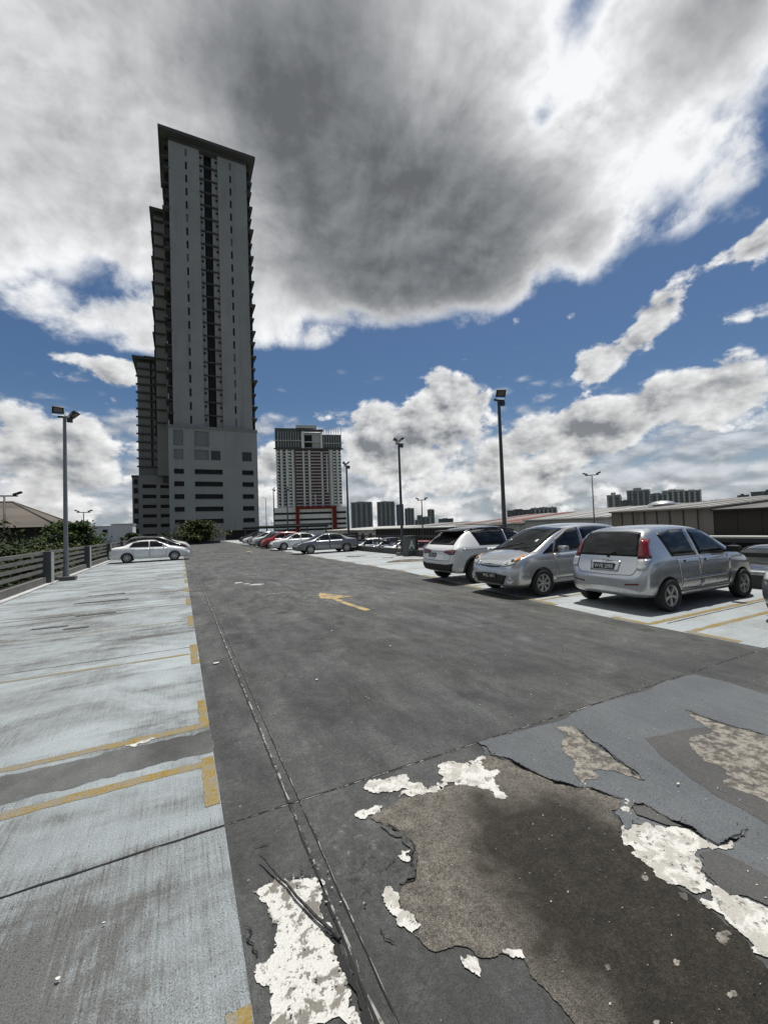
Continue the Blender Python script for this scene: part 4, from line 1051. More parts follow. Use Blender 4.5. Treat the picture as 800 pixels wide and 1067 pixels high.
SP_SED = dict(r=.315, track=1.70, wx=(1.0, 3.68), gap=.045, spokes=7, belt=.35,
    doors=[dict(lo=[(1.42, .36), (2.24, .35)], hi=[(1.24, .905), (2.24, .90)], h=(1.40, .83)), dict(lo=[(2.26, .35), (3.20, .36)], hi=[(2.26, .90), (3.26, .885)], h=(2.42, .82))],
    wins=[([(1.12, 1.0), (2.20, .985)], [(1.34, 1.245), (1.7, 1.33), (2.18, 1.345)]), ([(2.28, .985), (3.30, .96)], [(2.26, 1.345), (2.60, 1.31), (2.96, 1.15)])],
    mirror=(3.1, .96),
    ends=[('rear_window', 'B', [(-.62, 1.085), (.62, 1.085)], [(-.52, 1.335), (.52, 1.335)], G_GLASS, .006, .014), ('taillight', 'B', [(.45, .80), (.80, .80)], [(.45, .90), (.79, .92)], C_RED, .01, None),
          ('windscreen', 'F', [(-.68, .985), (0, 1.02), (.68, .985)], [(-.54, 1.33), (0, 1.36), (.54, 1.33)], G_SHIELD, .006, .015), ('headlight', 'F', [(.46, .62), (.74, .65)], [(.42, .68), (.76, .76)], C_CLEAR, .01, None),
          ('grille', 'F', [(-.45, .34), (.45, .34)], [(-.5, .52), (.5, .52)], C_TRIM, .006, None)], lines=[])
def sed_extra(car, root, paint):
    h, n = car.hit('F', 0, .44); plate(root, 'WXN 517', h + Vector((.014, 0, 0)), R(90), 0, .46, .115)
SP_SED['extra'] = sed_extra
G_R = 'cars parked in the far right-hand row'; G_L = 'cars parked in the left-hand row'
def repaint(root, m, names=('body', 'door', 'mirror')):
    for ch in root.children:
        n = ch.name.split('.')[0]
        if n in names and ch.material_slots:
            for s in ch.material_slots[:1]:
                if s.material and s.material.name.endswith('paint'): s.link = 'OBJECT'; s.material = m
def put(src, x, y, rz, m, label, group=None, first=False, sc=1.):
    c = src if first else copy_tree(src)
    c.location = (x, y, c.location.z if False else 0); c.rotation_euler = (0, 0, R(rz)); c.scale = (sc, sc, sc)
    c['label'] = label
    if group: c['group'] = group
    elif 'group' in c: del c['group']
    repaint(c, m)
    return c
sed = build_car('saloon_car', ST_SED, SP_SED, P_WHITE, 'x')
put(sed, -1.66, 30.75, 0, P_WHITE, 'white saloon with dark windows parked across the left bays, nose to the lane', G_L, True, .97)
LR = lambda y, d=0.: (6.75 + 2.25 + d, y)
put(sed, *LR(28.3, .15), 180, P_GREY, 'grey metallic saloon, nearest car of the far right row, by the railing', G_R, sc=.97)
put(sed, *LR(35.5), 180.5, P_WHITE, 'white saloon between the grey saloon and the red car', G_R)
put(hatch, *LR(40.6, -.3), 180, P_RED, 'red hatchback in the far right row beside the white saloon', G_R)
put(hatch, *LR(43.3, -.3), 179, P_GREEN, 'dark green hatchback in the far right row beyond the red one', G_R)
put(suv, *LR(46.2), 180, P_WHITE, 'white sport-utility car in the far right row beyond the dark green hatchback', G_R)
put(mpv, *LR(49.2), 180, P_SILVER, 'silver van in the far right row, one past the white sport-utility car', G_R)
put(sed, *LR(52.0), 180, P_WHITE, 'white saloon in the far right row, second from its far end', G_R)
put(sed, *LR(55.2, .3), 180, P_WHITE, 'white saloon at the far end of the right row', G_R)
put(suv, *LR(61.0, .6), 180, P_BLACK, 'black sport-utility car standing apart at the end of the deck before the tower', G_R)
put(mpv, -1.7, 36.0, 0, P_BLACK, 'black van with its dark windscreen seen over the white saloon on the left', G_L)
put(suv, -1.5, 39.6, 0, P_WHITE, 'white car with a pale roof, third in the left row', G_L)
put(hatch, -1.55, 43.0, 0, P_SILVER, 'silver hatchback, fourth in the left row, its bonnet in the open', G_L)
put(sed, -1.5, 48.0, 0, P_WHITE, 'white saloon, last one in the left row', G_L)
near = put(sed, 10.35, 2.62, 180, P_GREY, 'grey car cut off by the right picture edge, in the nearest bay')
near.rotation_euler = (0, 0, R(181))
# ---- cars on the half-level below the right-hand railing
G_D = 'cars on the lower level behind the right-hand railing'
LOW = -.95
def low(src, x, y, rz, m, label):
    c = put(src, x, y, rz, m, label, G_D); c.location.z = LOW; return c
low(sed, 16.9, 9.4, 180, P_BLACK, 'black saloon on the lower level, past the bonnet of the near silver hatchback')
low(suv, 17.0, 6.6, 180, P_BLACK, 'black sport-utility car on the lower level at the right edge of the picture')
low(sed, 16.8, 17.9, 0, P_GREY, 'grey saloon on the lower level behind the white sport-utility car')
low(hatch, 16.5, 22.2, 180, P_WHITE, 'white hatchback on the lower level just right of the painted pillar')
low(hatch, 16.4, 25.0, 180, P_SILVER, 'silver hatchback on the lower level just left of the painted pillar')
low(sed, 16.8, 28.2, 180, P_RED, 'red saloon on the lower level seen between the railing bars')
low(sed, 16.7, 31.0, 180, P_WHITE, 'white saloon on the lower level beyond the red one')
low(suv, 16.8, 34.2, 180, P_GREY, 'grey sport-utility car on the lower level behind the grey saloon')
low(hatch, 16.7, 38.0, 180, P_WHITE, 'white hatchback on the lower level behind the second lamp post')
# ---------------------------------------------------------------- buildings
def m_wall(name, col, stain=.5, scale=.25, rough=.85):
    m, t = new_mat(name); c = t.coord('Object'); x, y, z = t.xyz(c)
    n = t.noise(c, scale, 6, .6); s = t.noise(t.vmap(c, (1, 1, .08)), scale * 5, 6, .65); g = t.noise(c, scale * 20, 4, .7)
    b = t.mix(1., col, t.gray(n.lin(.3, .7, .90, 1.10) * g.lin(.3, .7, .95, 1.05)), 'MULTIPLY')
    b = t.mix(s.ss(.5, .74) * stain, b, tuple(k * .45 for k in col))
    t.out(b, rough, 0, None, .3)
    return m
W_TOW = m_wall('tower_grey_paint', (.305, .311, .313), .34, .12)
W_TOW2 = m_wall('tower_dark_grey_paint', (.25, .256, .26), .3, .12)
W_POD = m_wall('podium_grey_paint', (.315, .323, .325), .3, .12)
W_PANEL = m_wall('podium_panel', (.20, .212, .216), .2, .2)
W_EDGE = m_wall('dark_slab_edge', (.085, .089, .091), .3, .4)
W_CAP = m_wall('stained_coping', (.23, .235, .23), .8, .5)
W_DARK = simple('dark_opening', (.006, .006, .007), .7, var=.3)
W_GLASS = simple('dark_window_glass', (.018, .021, .024), .08, var=.6, scale=.7)
W_LITGL = simple('pale_window_glass', (.12, .13, .14), .12, var=.4, scale=.7)
W_AC = simple('equipment_black', (.012, .012, .012), .6)

def holes_wall(mb, x0, x1, z0, z1, y, holes, depth):
    """Front wall at y with real openings and reveals going back by depth."""
    xs = sorted({x0, x1, *[h[0] for h in holes], *[h[1] for h in holes]}); zs = sorted({z0, z1, *[h[2] for h in holes], *[h[3] for h in holes]})
    for a, b in zip(xs[:-1], xs[1:]):
        for c, d in zip(zs[:-1], zs[1:]):
            mx, mz = (a + b) / 2, (c + d) / 2
            if any(h[0] < mx < h[1] and h[2] < mz < h[3] for h in holes): continue
            mb.face([(a, y, c), (b, y, c), (b, y, d), (a, y, d)])
    for a, b, c, d in holes:
        e = y + depth
        mb.face([(a, y, c), (a, e, c), (a, e, d), (a, y, d)]); mb.face([(b, y, c), (b, y, d), (b, e, d), (b, e, c)])
        mb.face([(a, y, c), (b, y, c), (b, e, c), (a, e, c)]); mb.face([(a, y, d), (a, e, d), (b, e, d), (b, y, d)])

def part(name, m, parent, *boxes, mats=None):
    mb = MB()
    for b in boxes: mb.box(*b)
    return mb.build(name, mats or m, parent)
def share(src, parent, loc, m=None):
    o = src.copy(); COL.objects.link(o); o.parent = parent; o.location = loc
    if m: o.material_slots[0].link = 'OBJECT'; o.material_slots[0].material = m
    return o

# ---- the tall slab tower
T = empty('apartment_tower', (9, 125, -10), label='tall dark grey apartment tower with overhanging roof, stepped lower wings and car park podium', cat='tower')
def TP(name, m, *boxes): return part(name, m, T, *[(b[0] - 9, b[1] - 9, b[2] - 125, b[3] - 125, b[4] + 10, b[5] + 10) for b in boxes])
rnd = random.Random(11)
# podium front with its openings
PH = [(-1.25, 1.13, 25.45, 29.7), (3.9, 7.55, 25.45, 29.7), (-1.22, 1.1, 21.7, 24.5), (3.85, 7.5, 21.7, 24.5), (8.0, 10.5, 21.75, 24.4), (16.25, 18.9, 21.75, 24.4)]
ROWS = [(17.85, 19.15), (14.45, 15.75), (11.0, 12.3), (7.6, 8.85), (4.25, 5.45)]
for c, d in ROWS: PH += [(-1.22, 1.18, c, d), (3.8, 10.95, c, d), (16.15, 19.3, c, d)]
PH.append((11.4, 20.3, -9.5, 2.1))
mb = MB(); holes_wall(mb, -2.45, 20.5, -10, 30.2, 124, PH, .55)
mb.box(-2.44, -2.0, 124.3, 148, -10, 30.19); mb.box(20.1, 20.49, 124.3, 148, -10, 30.19); mb.box(-2.0, 20.1, 124.8, 148, 29.3, 30.18)
for v in mb.bm.verts: v.co -= Vector((9, 125, -10))
mb.build('podium_wall', W_POD, T, recalc=False)
TP('podium_coping', W_CAP, (-2.6, 20.62, 123.85, 125.6, 30.2, 31.0), (-2.6, 20.62, 125.6, 148, 30.25, 30.6))
for h in PH[:4]: TP('blank_panel', W_PANEL, (h[0], h[1], 124.25, 124.5, h[2], h[3]))
for h in PH[4:6]:
    w_ = TP('window', W_GLASS, (h[0], h[1], 124.4, 124.5, h[2], h[3]))
    part('mullion', W_EDGE, w_, *[(x - 9 - .05, x - 9 + .05, -.75, -.6, h[2] + 10, h[3] + 10) for x in (lerp(h[0], h[1], .33), lerp(h[0], h[1], .66))])
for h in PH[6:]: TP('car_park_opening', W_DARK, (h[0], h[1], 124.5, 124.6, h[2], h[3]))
for h in PH[6:-1]: TP('sill', W_PANEL, (h[0] - .02, h[1] + .15, 123.9, 123.99, h[2] - .12, h[2] - .02))
# slab shaft: two blank strips, the recessed core between
ZT = 111.3; NF = 21; FH = (ZT - 31.2) / NF
for x0, x1, sx in ((-1.15, 6.65, 2.98), (11.55, 19.6, 14.75)):
    sl = [(sx, sx + .52, 31.2 + i * FH + .75, 31.2 + i * FH + 3.0) for i in range(NF)]
    mb = MB(); holes_wall(mb, x0, x1, 31, ZT, 125.5, sl, .3)
    mb.box(x0, x1, 126.0, 144, 31, ZT); mb.box(x0, x0 + .3, 125.51, 126, 31, ZT); mb.box(x1 - .3, x1, 125.51, 126, 31, ZT)
    for v in mb.bm.verts: v.co -= Vector((9, 125, -10))
    mb.build('tower_wall', W_TOW, T, recalc=False)
    for i, s_ in enumerate(sl):
        pale = rnd.random() < .28
        TP('window', W_LITGL if pale else W_DARK, (s_[0], s_[1], 125.66, 125.78, s_[2], s_[3]))
TP('core_wall', W_POD, (6.65, 7.85, 126.25, 143, 31, ZT), (9.95, 11.55, 126.25, 143, 31, ZT))
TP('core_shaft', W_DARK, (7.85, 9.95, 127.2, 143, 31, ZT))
proto_bar = part('floor_slab', W_EDGE, T, (-2.45, 2.45, -.5, .1, 0, .26)); proto_bar.location = (9.1 - 9, 1.2, 41.2 + 3.4)
proto_ac = part('air_conditioner', W_AC, T, (-.28, .28, -.5, -.1, 0, .6)); proto_ac.location = (11.15 - 9, 1.6, 41.2 + 2.0)
for i in range(1, NF): share(proto_bar, T, (.1, 1.2, 41.2 + i * FH + 3.4))
for i in range(NF):
    if i: share(proto_ac, T, (2.15, 1.55, 41.2 + i * FH + 1.9))
    share(proto_ac, T, (-1.85, 1.6, 41.2 + i * FH + 2.0))
# roof plate
mb = MB(); mb.box(-3.65, 22.0, 123.6, 146, 112.5, 113.4)
mb.box(-1.2, 19.7, 125.6, 144, 111.3, 112.5)
for v in mb.bm.verts: v.co -= Vector((9, 125, -10))
mb.build('roof', W_EDGE, T)
# bays and sun ledges down both edges
for side in (-1, 1):
    xe = -1.15 if side < 0 else 19.6
    for i in range(NF):
        z = 31.2 + i * FH
        a, b = sorted((xe, xe + side * 1.05)); TP('side_window', W_GLASS if i % 3 else W_DARK, (a, b, 127.2, 131.5, z + .5, z + 3.1))
        a, b = sorted((xe - side * .15, xe + side * (1.75 if i % 2 else 1.4))); TP('sun_ledge', W_EDGE, (a, b, 126.2 if i % 3 else 125.3, 133, z + 3.25, z + 3.62))
        if i % 2 == 0 and i < NF - 2:
            a, b = sorted((xe + side * 1.06, xe + side * 1.6)); TP('side_fin', W_TOW2, (a, b, 131.6, 132.4, z + 3.7, z + 7.0))
# stepped wings behind, to the left
TP('wing_wall', W_TOW2, (-5.6, -2.6, 138.2, 152, 19, 97.2)); TP('wing_roof', W_EDGE, (-6.6, -2.5, 136.8, 153, 98.2, 99.0), (-5.6, -2.6, 138.3, 152, 97.2, 98.2))
for i in range(17):
    z = 31.2 + i * FH
    TP('side_window', W_DARK, (-6.1, -5.6, 140, 144, z + .6, z + 3.0)); TP('sun_ledge', W_EDGE, (-6.35 if i % 2 else -5.9, -3.0, 137.3, 146, z + 3.2, z + 3.5))
TP('wing_wall', W_TOW2, (-10.9, -5.5, 144.2, 158, 19, 54.2)); TP('wing_roof', W_EDGE, (-12.1, -5.2, 142.6, 159, 54.9, 55.7), (-10.9, -5.5, 144.3, 158, 54.2, 54.9), (-9.2, -5.6, 146, 154, 55.7, 57.2))
for z in (52.3, 49.9, 47.4, 44.9, 42.4, 39.9, 37.4, 34.8, 32.3, 29.8, 27.3, 24.8, 22.3):
    TP('sun_ledge', W_EDGE, (-11.3, -5.5, 143.4, 144.25, z - .22, z + .16)); TP('window', W_DARK, (-7.5, -7.0, 144.05, 144.15, z + .3, z + 2.1))
LH = [(-9.7, -6.15, c, d) for c, d in ((15.4, 16.5), (12.4, 13.5), (9.5, 10.5), (6.7, 7.7), (3.8, 4.85), (.9, 1.9))] + [(-5.1, -2.6, c, d) for c, d in ((15.4, 16.4), (12.4, 13.4), (9.5, 10.5), (6.7, 7.7), (3.8, 4.85), (.9, 1.9))]
mb = MB(); holes_wall(mb, -10.6, -2.5, -10, 19.2, 140, LH, .5); mb.box(-10.6, -2.5, 141, 158, 18.3, 19.19); mb.box(-10.59, -10.2, 140.2, 158, -10, 19.1)
for v in mb.bm.verts: v.co -= Vector((9, 125, -10))
mb.build('wing_podium', W_TOW2, T, recalc=False)
for h in LH: TP('car_park_opening', W_DARK, (h[0], h[1], 140.45, 140.55, h[2], h[3]))
TP('stair_column', W_TOW2, (-12.4, -10.62, 141.2, 150, -10, 18.6)); TP('stair_cap', W_EDGE, (-12.55, -10.61, 141.0, 150, 18.6, 19.3))
for z in (2, 5, 8, 11, 14, 16.6): TP('window', W_DARK, (-12.0, -11.0, 141.08, 141.19, z, z + 1.5))
TP('window', W_GLASS, (-4.4, -2.9, 139.85, 139.96, 16.9, 19.0))

# ---- the white and brown tower, further off
K2 = 2.22
Q = empty('residential_tower', (81.0, 391.4, -10), R(-13.8), label='white and maroon residential tower on a white car park podium with red frame', cat='tower')
W_WHITE2 = m_wall('tower_white_paint', (.80, .80, .79), .35, .1); W_MAR = m_wall('maroon_render', (.12, .07, .072), .3, .1); W_GR2 = m_wall('tower_light_grey', (.56, .565, .57), .3, .1)
W_REDF = m_wall('red_frame_paint', (.20, .030, .024), .3, .1); W_SLATE = m_wall('slate_louvre', (.10, .115, .12), .3, .3)
def z2(z): return 11.7 + (z - 1.7) * K2
def QP(name, m, *boxes): return part(name, m, Q, *[(b[0] * K2, b[1] * K2, b[2] * K2, b[3] * K2, z2(b[4]), z2(b[5])) for b in boxes])
QP('tower_wall', W_GR2, (.3, 27.6, 0, 9, 11, 36)); QP('centre_wall', W_MAR, (7.9, 22.2, -.25, 0, 11.2, 35.8))
for x in (2.0, 4.3, 6.6, 22.9, 25.6): QP('white_strip', W_WHITE2, (x, x + .75, -.5, -.02, 11, 35.4))
for x, wd, zt in ((11.2, .75, 35), (13.6, .85, 35.2), (18.9, .8, 34.5)): QP('white_strip', W_WHITE2, (x, x + wd, -.62, -.26, 11, zt))
QP('white_strip', W_WHITE2, (21.2, 21.6, -1.1, -.27, 17, 33.5))
QP('white_strip', W_WHITE2, (15.9, 16.3, -.7, -.26, 11, 16.5))
proto = QP('balcony', W_WHITE2, (0, 1.25, -.62, -.01, 0, .58))
for v in proto.data.vertices: v.co.z -= z2(0)
NB = 18; fl = [11.6 + i * 1.34 for i in range(NB)]
first = True
for i, z in enumerate(fl):
    for x in (.1, 5.1, 24.0, 26.3):
        if first: proto.location = (x * K2, 0, z2(z)); first = False
        else: share(proto, Q, (x * K2, 0, z2(z)))
pm = QP('balcony_band', W_GR2, (8.3, 11.1, -.75, -.27, 0, .42)); 
for v in pm.data.vertices: v.co.z -= z2(0)
first = True
for i, z in enumerate(fl):
    for x in (8.3, 14.5, 19.7, 11.55, 17.35):
        if first: pm.location = (0, 0, z2(z)); first = False
        else: share(pm, Q, ((x - 8.3) * K2 if x < 19 else (x - 8.75) * K2, 0, z2(z)))
pw = QP('window_row', W_DARK, (.9, 1.8, -.16, -.02, 0, .66))
for v in pw.data.vertices: v.co.z -= z2(0)
first = True
for i, z in enumerate(fl):
    for x in (.9, 3.2, 5.6, 24.4, 26.6):
        if first: pw.location = (0, 0, z2(z + .45)); first = False
        elif x != 5.6 or True: share(pw, Q, ((x - .9) * K2, 0, z2(z + .45)))
QP('crown_wall', W_SLATE, (.0, 11.0, -.1, 9, 36, 44.8), (19.8, 28, -.1, 9, 36, 42.2)); QP('crown_wall', W_GR2, (11.0, 19.8, .6, 9, 36, 43.2))
for x in [1.2 + k * 1.05 for k in range(9)]: QP('crown_fin', W_GR2, (x, x + .2, -.4, -.11, 36.6, 43.3))
for x in [20.4 + k * 1.05 for k in range(8)]: QP('crown_fin', W_GR2, (x, x + .2, -.4, -.11, 36.6, 45.2))
QP('crown_ledge', W_GR2, (-.6, 11, -.7, -.41, 39.3, 39.6), (20, 28.5, -.7, -.41, 38.2, 38.5)); QP('crown_ledge', W_EDGE, (-.6, 28.6, -.8, -.1, 35.7, 36.2))
QP('crown_frame', W_WHITE2, (10.9, 12.0, -.9, .5, 36.2, 43.4), (19.0, 19.8, -.9, .5, 36.2, 43.4)); QP('crown_frame', W_EDGE, (10.4, 20.2, -1.2, .4, 43.4, 44.2))
QP('roof_slab', W_GR2, (8.7, 17.4, -1.4, 4, 44.7, 45.9)); QP('crown_opening', W_DARK, (12.3, 15.4, .45, .58, 36.8, 42)); QP('crown_beam', W_GR2, (12.1, 18.9, -.3, .4, 38.7, 39.2))
QP('podium_wall', W_WHITE2, (-1.4, 29.2, -1.6, 12, -4, 10.9))
for z in (8.9, 6.2, 4.1, 2.0): QP('car_park_opening', W_DARK, (-1.0, 7.6, -1.75, -1.61, z - .95, z - .1), (9.3, 22.7, -1.75, -1.61, z - .95, z - .1), (24.8, 28.8, -1.75, -1.61, z - .95, z - .1))
QP('red_frame', W_REDF, (7.7, 9.1, -2.6, -1.4, -1, 11.2), (23.0, 24.7, -2.6, -1.4, -1, 11.2), (9.1, 23.0, -2.6, -1.4, 10.1, 11.15))

# ---- distant blocks on the skyline
def m_far_hazed(name, col, win):
    m, t = new_mat(name); c = t.coord('Object'); x, y, z = t.xyz(c)
    row = (z * .34).f('FRACT').ss(.38, .48); n = t.noise(c, .08, 4)
    b = t.mix(row * .75, tuple(col), tuple(win)); b = t.mix(1., b, t.gray(n.lin(.3, .7, .85, 1.15)), 'MULTIPLY')
    t.out(b, .8, 0, None, .3); return m
FARS = [m_far_hazed('far_block_slate', (.32, .345, .37), (.20, .22, .24)), m_far_hazed('far_block_grey', (.33, .355, .37), (.19, .215, .235)), m_far_hazed('far_block_pale', (.46, .475, .485), (.27, .29, .305)), m_far_hazed('far_block_blue', (.095, .145, .21), (.07, .105, .15)), m_far_hazed('far_block_dark', (.16, .175, .19), (.10, .112, .125))]  # distance haze put into these bluish-grey base colours
FDK = simple('far_hazed_recess', (.115, .135, .155), .7)  # recess tone with the distance haze mixed in
def block(x, y, w_, h_, label, mi=0, ribs=0, d_=None, top=0, group=None, seed=0, rot=0.):
    """A far apartment block: walls, recessed shafts down the front, a plant room on the roof."""
    rz = -math.atan2(x, y) + rot; d_ = d_ or w_ * .5
    b = empty('apartment_block', (x, y, -10), rz, label, 'apartment block', group)
    H = h_ + 10
    part('wall', FARS[mi], b, (-w_ / 2, w_ / 2, 0, d_, 0, H))
    for k in range(ribs):
        xx = -w_ / 2 + w_ * (k + .5) / ribs
        part('facade_shaft', FDK, b, (xx - w_ * .13 / ribs * 2, xx + w_ * .13 / ribs * 2, -.25, -.02, 2, H - 1.2))
        part('facade_pier', FARS[min(4, mi + (k % 2) * (1 if mi < 2 else 0))], b, (xx + w_ * .30 / ribs, xx + w_ * .62 / ribs, -1.2, -.03, 0, H - (1.0 if k % 2 else -.8)))
    if top:
        part('plant_room', FARS[mi], b, (-w_ * .2, w_ * .15, d_ * .2, d_ * .8, H, H + top)); part('parapet', FARS[mi], b, (-w_ * .52, w_ * .52, -.5, .4, H, H + top * .3))
    return b
SG = 'apartment blocks on the far skyline'
for a in ((234.5, 552, 30, 37.2, 'wide dark slate apartment block on the skyline nearest the red-framed tower', 0, 4, None, 1.6), (266, 537, 25, 36.6, 'ribbed slate apartment block on the skyline, left of the dark blue one', 0, 4, None, 1.4),
          (250.5, 560, 7, 24, 'small low block in the skyline gap between two slate blocks', 0, 1, None, 1), (331, 616, 11, 37, 'narrow dark blue tower behind the middle lamp post', 3, 1, None, .8), (345.5, 609, 15, 30, 'dark slate block just right of the middle lamp post', 0, 3, None, 1.2),
          (411, 686.5, 9, 20, 'low pale block left of the small lamp with two heads', 1, 1, None, .8), (430, 675, 12.5, 30.5, 'lone slate block right of the small lamp with two heads', 0, 2, None, .8), (372, 600, 14, 15, 'squat grey block half hidden under the skyline', 1, 2, None, .8), (385, 640, 20, 11, 'low wide block under the slate towers', 1, 3, None, 0.),
          (453, 660, 27, 11.5, 'long low dark building with a mast, above the stained wall', 4, 3, None, 1.5)):
    block(*a, group=SG)
block(409, 286, 13, 25, 'pale stepped block at the left end of the right skyline group', 2, 2, None, 3.5, group=SG); block(414, 276, 11, 19, 'lower dark block beside the pale stepped one', 4, 2, None, 1, group=SG)
block(420, 267, 20, 28.5, 'broad dark slate block with a raised middle, right skyline group', 0, 4, None, 3.2, group=SG); block(430, 254, 18, 24, 'grey ribbed block right of the broad dark one', 1, 4, None, 1.4, group=SG)
block(437, 243, 18, 26.5, 'tall pale ribbed block, right skyline group', 2, 4, None, 1.6, group=SG); block(445, 230, 13, 25.5, 'pale ribbed block at the right end of the skyline group', 2, 3, None, 1.2, group=SG)
block(546, 252, 36, 17.2, 'long low dark block on the skyline above the brown roof', 4, 4, 14, 1.2, group=SG); block(552.5, 236, 9, 21, 'small dark block with a stair tower, above the brown roof', 4, 1, None, 2, group=SG); block(567, 213, 40, 23.8, 'wide dark building with a mast at the right edge of the skyline', 4, 4, 16, 2.5, group=SG)
block(209, 216, 16, 9.2, 'dark low building with roof plant behind the tall right lamp post', 4, 3, None, 1.0, group=SG); block(220, 204.5, 16, 10.2, 'pale building with vertical louvres above the red roofs', 2, 6, None, .6, group=SG)

# ---- long industrial sheds past the lower level
def m_roof(name, a, b, rib=2.6):
    m, t = new_mat(name); c = t.coord('Object'); x, y, z = t.xyz(c)
    n = t.noise(t.vmap(c, (.12, 1, 1)), .5, 7, .65); g = t.noise(c, .18, 5, .6); r_ = (y * rib).f('FRACT').ss(.0, .25)
    col = t.mix(n.ss(.38, .66), a, b); col = t.mix(1., col, t.gray(g.lin(.3, .7, .8, 1.15) * r_.lin(0, 1, .8, 1.)), 'MULTIPLY')
    t.out(col, .65, 0, None, .35); return m
RF_BR = m_roof('brown_sheet_roof', (.13, .122, .11), (.075, .07, .062)); RF_GY = m_roof('grey_sheet_roof', (.26, .26, .255), (.15, .15, .145)); RF_RED = m_roof('red_sheet_roof', (.20, .052, .038), (.11, .040, .034)); RF_LT = m_roof('pale_skylight_strip', (.46, .46, .44), (.32, .32, .31))
W_PANL = m_wall('aged_panel', (.165, .155, .138), .6, .3); W_BRN = m_wall('dark_sheet_shade_tone', (.034, .031, .028), .5, .3); W_STN = m_wall('stained_plaster', (.52, .51, .485), .9, .35); W_PLN = m_wall('grey_plaster', (.50, .50, .49), .5, .3); W_SEAM = simple('seam_dark', (.022, .021, .019), .8)
def shed(label, y0, y1, zt, mw, mroof, zr, xr, seams=0, seamw=.06, x=48, z0=-10.):
    s = empty('warehouse', (x, (y0 + y1) / 2, -10), label=label, cat='warehouse', group='industrial sheds in a row past the lower level')
    h = (y1 - y0) / 2
    part('wall', mw, s, (0, .3, -h, h, 0, zt + 10))
    mb = MB(); hh = zt + 10; hr = zr + 10; d = xr - x
    mb.face([(-.4, -h, hh + .03), (d, -h, hr), (d, h, hr), (-.4, h, hh + .03)]); mb.face([(d, -h, hr), (2 * d, -h, hh), (2 * d, h, hh), (d, h, hr)])
    mb.face([(0.3, -h, 0), (d, -h, 0), (d, -h, hr), (.3, -h, hh)]); mb.face([(0.3, h, 0), (d, h, 0), (d, h, hr), (.3, h, hh)])
    mb.build('roof', mroof, s)
    part('fascia', W_SEAM if mw is W_BRN else mw, s, (-.5, -.02, -h, h, hh - .12, hh + .02))
    for k in range(1, seams):
        yy = -h + 2 * h * k / seams; part('panel_seam', W_SEAM, s, (-.06, -.01, yy - seamw, yy + seamw, 4, hh - .13))
    return s, d, hh, hr
def strip_on(s, d, hh, hr, yy, w_, m=None, t0=.02, t1=1., name='skylight_strip'):
    mb = MB(); f = lambda t: (-.4 + (d + .4) * t, hh + .03 + (hr - hh - .03) * t + .06)
    a, b = f(t0), f(t1)
    mb.face([(a[0], yy - w_, a[1]), (b[0], yy - w_, b[1]), (b[0], yy + w_, b[1]), (a[0], yy + w_, a[1])]); mb.build(name, m or RF_LT, s)
s, d, hh, hr = shed('shed wall at the right edge, shade put into its dark brown colour, seams under a brown roof', 6, 23.0, 2.15, W_BRN, RF_BR, 4.0, 78, 9)  # shade on this stretch of wall put into its colour
for yy in (-7.2, -5.4, 1.2, 2.4): strip_on(s, d, hh, hr, yy, .42)
part('loading_canopy', W_PLN, s, (-2.6, -.02, -8.5, 8.5, 9.25, 9.62)); part('dark_loading_bay', W_DARK, s, (-.9, -.08, -8.5, 8.5, 6.0, 9.2))
s, d, hh, hr = shed('long shed wall of aged brown panels with dark seams, behind the silver hatchback', 23.04, 34.0, 2.42, W_PANL, RF_BR, 4.2, 78, 8, .05)
for yy in (-4.4, -2.4, .6, 2.2): strip_on(s, d, hh, hr, yy, .3)
part('loading_canopy', W_PLN, s, (-2.6, -.02, -5.4, 5.4, 9.25, 9.62)); part('dark_loading_bay', W_DARK, s, (-.9, -.08, -5.4, 5.4, 6.0, 9.2))
V_ = empty('roof_ventilator', (62, 36.0, 2.9), label='white domed roof ventilator on the brown shed roof', cat='ventilator')
mb = MB(); mb.lathe([(1.1, 0), (1.1, .45)], 'Z', 16); mb.build('drum', W_PLN, V_)
mb = MB(); mb.lathe([(1.75, .42), (1.7, .6), (1.2, .85), (.5, 1.0), (.01, 1.04)], 'Z', 18); mb.build('cap', C_HOOD, V_)
s, d, hh, hr = shed('plain grey plaster gable shed between the brown panels and the stained wall', 34.04, 48.5, 1.85, W_PLN, RF_GY, 3.5, 66, 0)
for yy in (-5.5, -1.5, 2.0): strip_on(s, d, hh, hr, yy, .35)
s, d, hh, hr = shed('stained white plaster shed wall below red sheet roofs', 48.54, 66, 1.45, W_STN, RF_GY, 3.1, 66, 0)
for yy, m_, w_ in ((-6.6, RF_RED, 1.2), (-2.2, RF_RED, 1.7), (2.6, RF_LT, .5), (5.4, RF_RED, 1.2)): strip_on(s, d, hh, hr, yy, w_, m_, .02, 1., 'roof_sheet')
s, d, hh, hr = shed('far stained shed wall with a dark roof edge, behind the small twin-head lamp', 66.04, 96, .95, W_STN, RF_GY, 2.1, 64, 0)
for yy, m_, w_ in ((-11, RF_RED, 1.6), (-4, RF_LT, .6), (3, RF_BR, 2.0)): strip_on(s, d, hh, hr, yy, w_, m_, .02, 1., 'roof_sheet')
s, d, hh, hr = shed('far pale-roofed shed at the end of the row, left of the middle lamp post', 100, 150, .9, W_STN, RF_LT, 1.7, 70, 0)
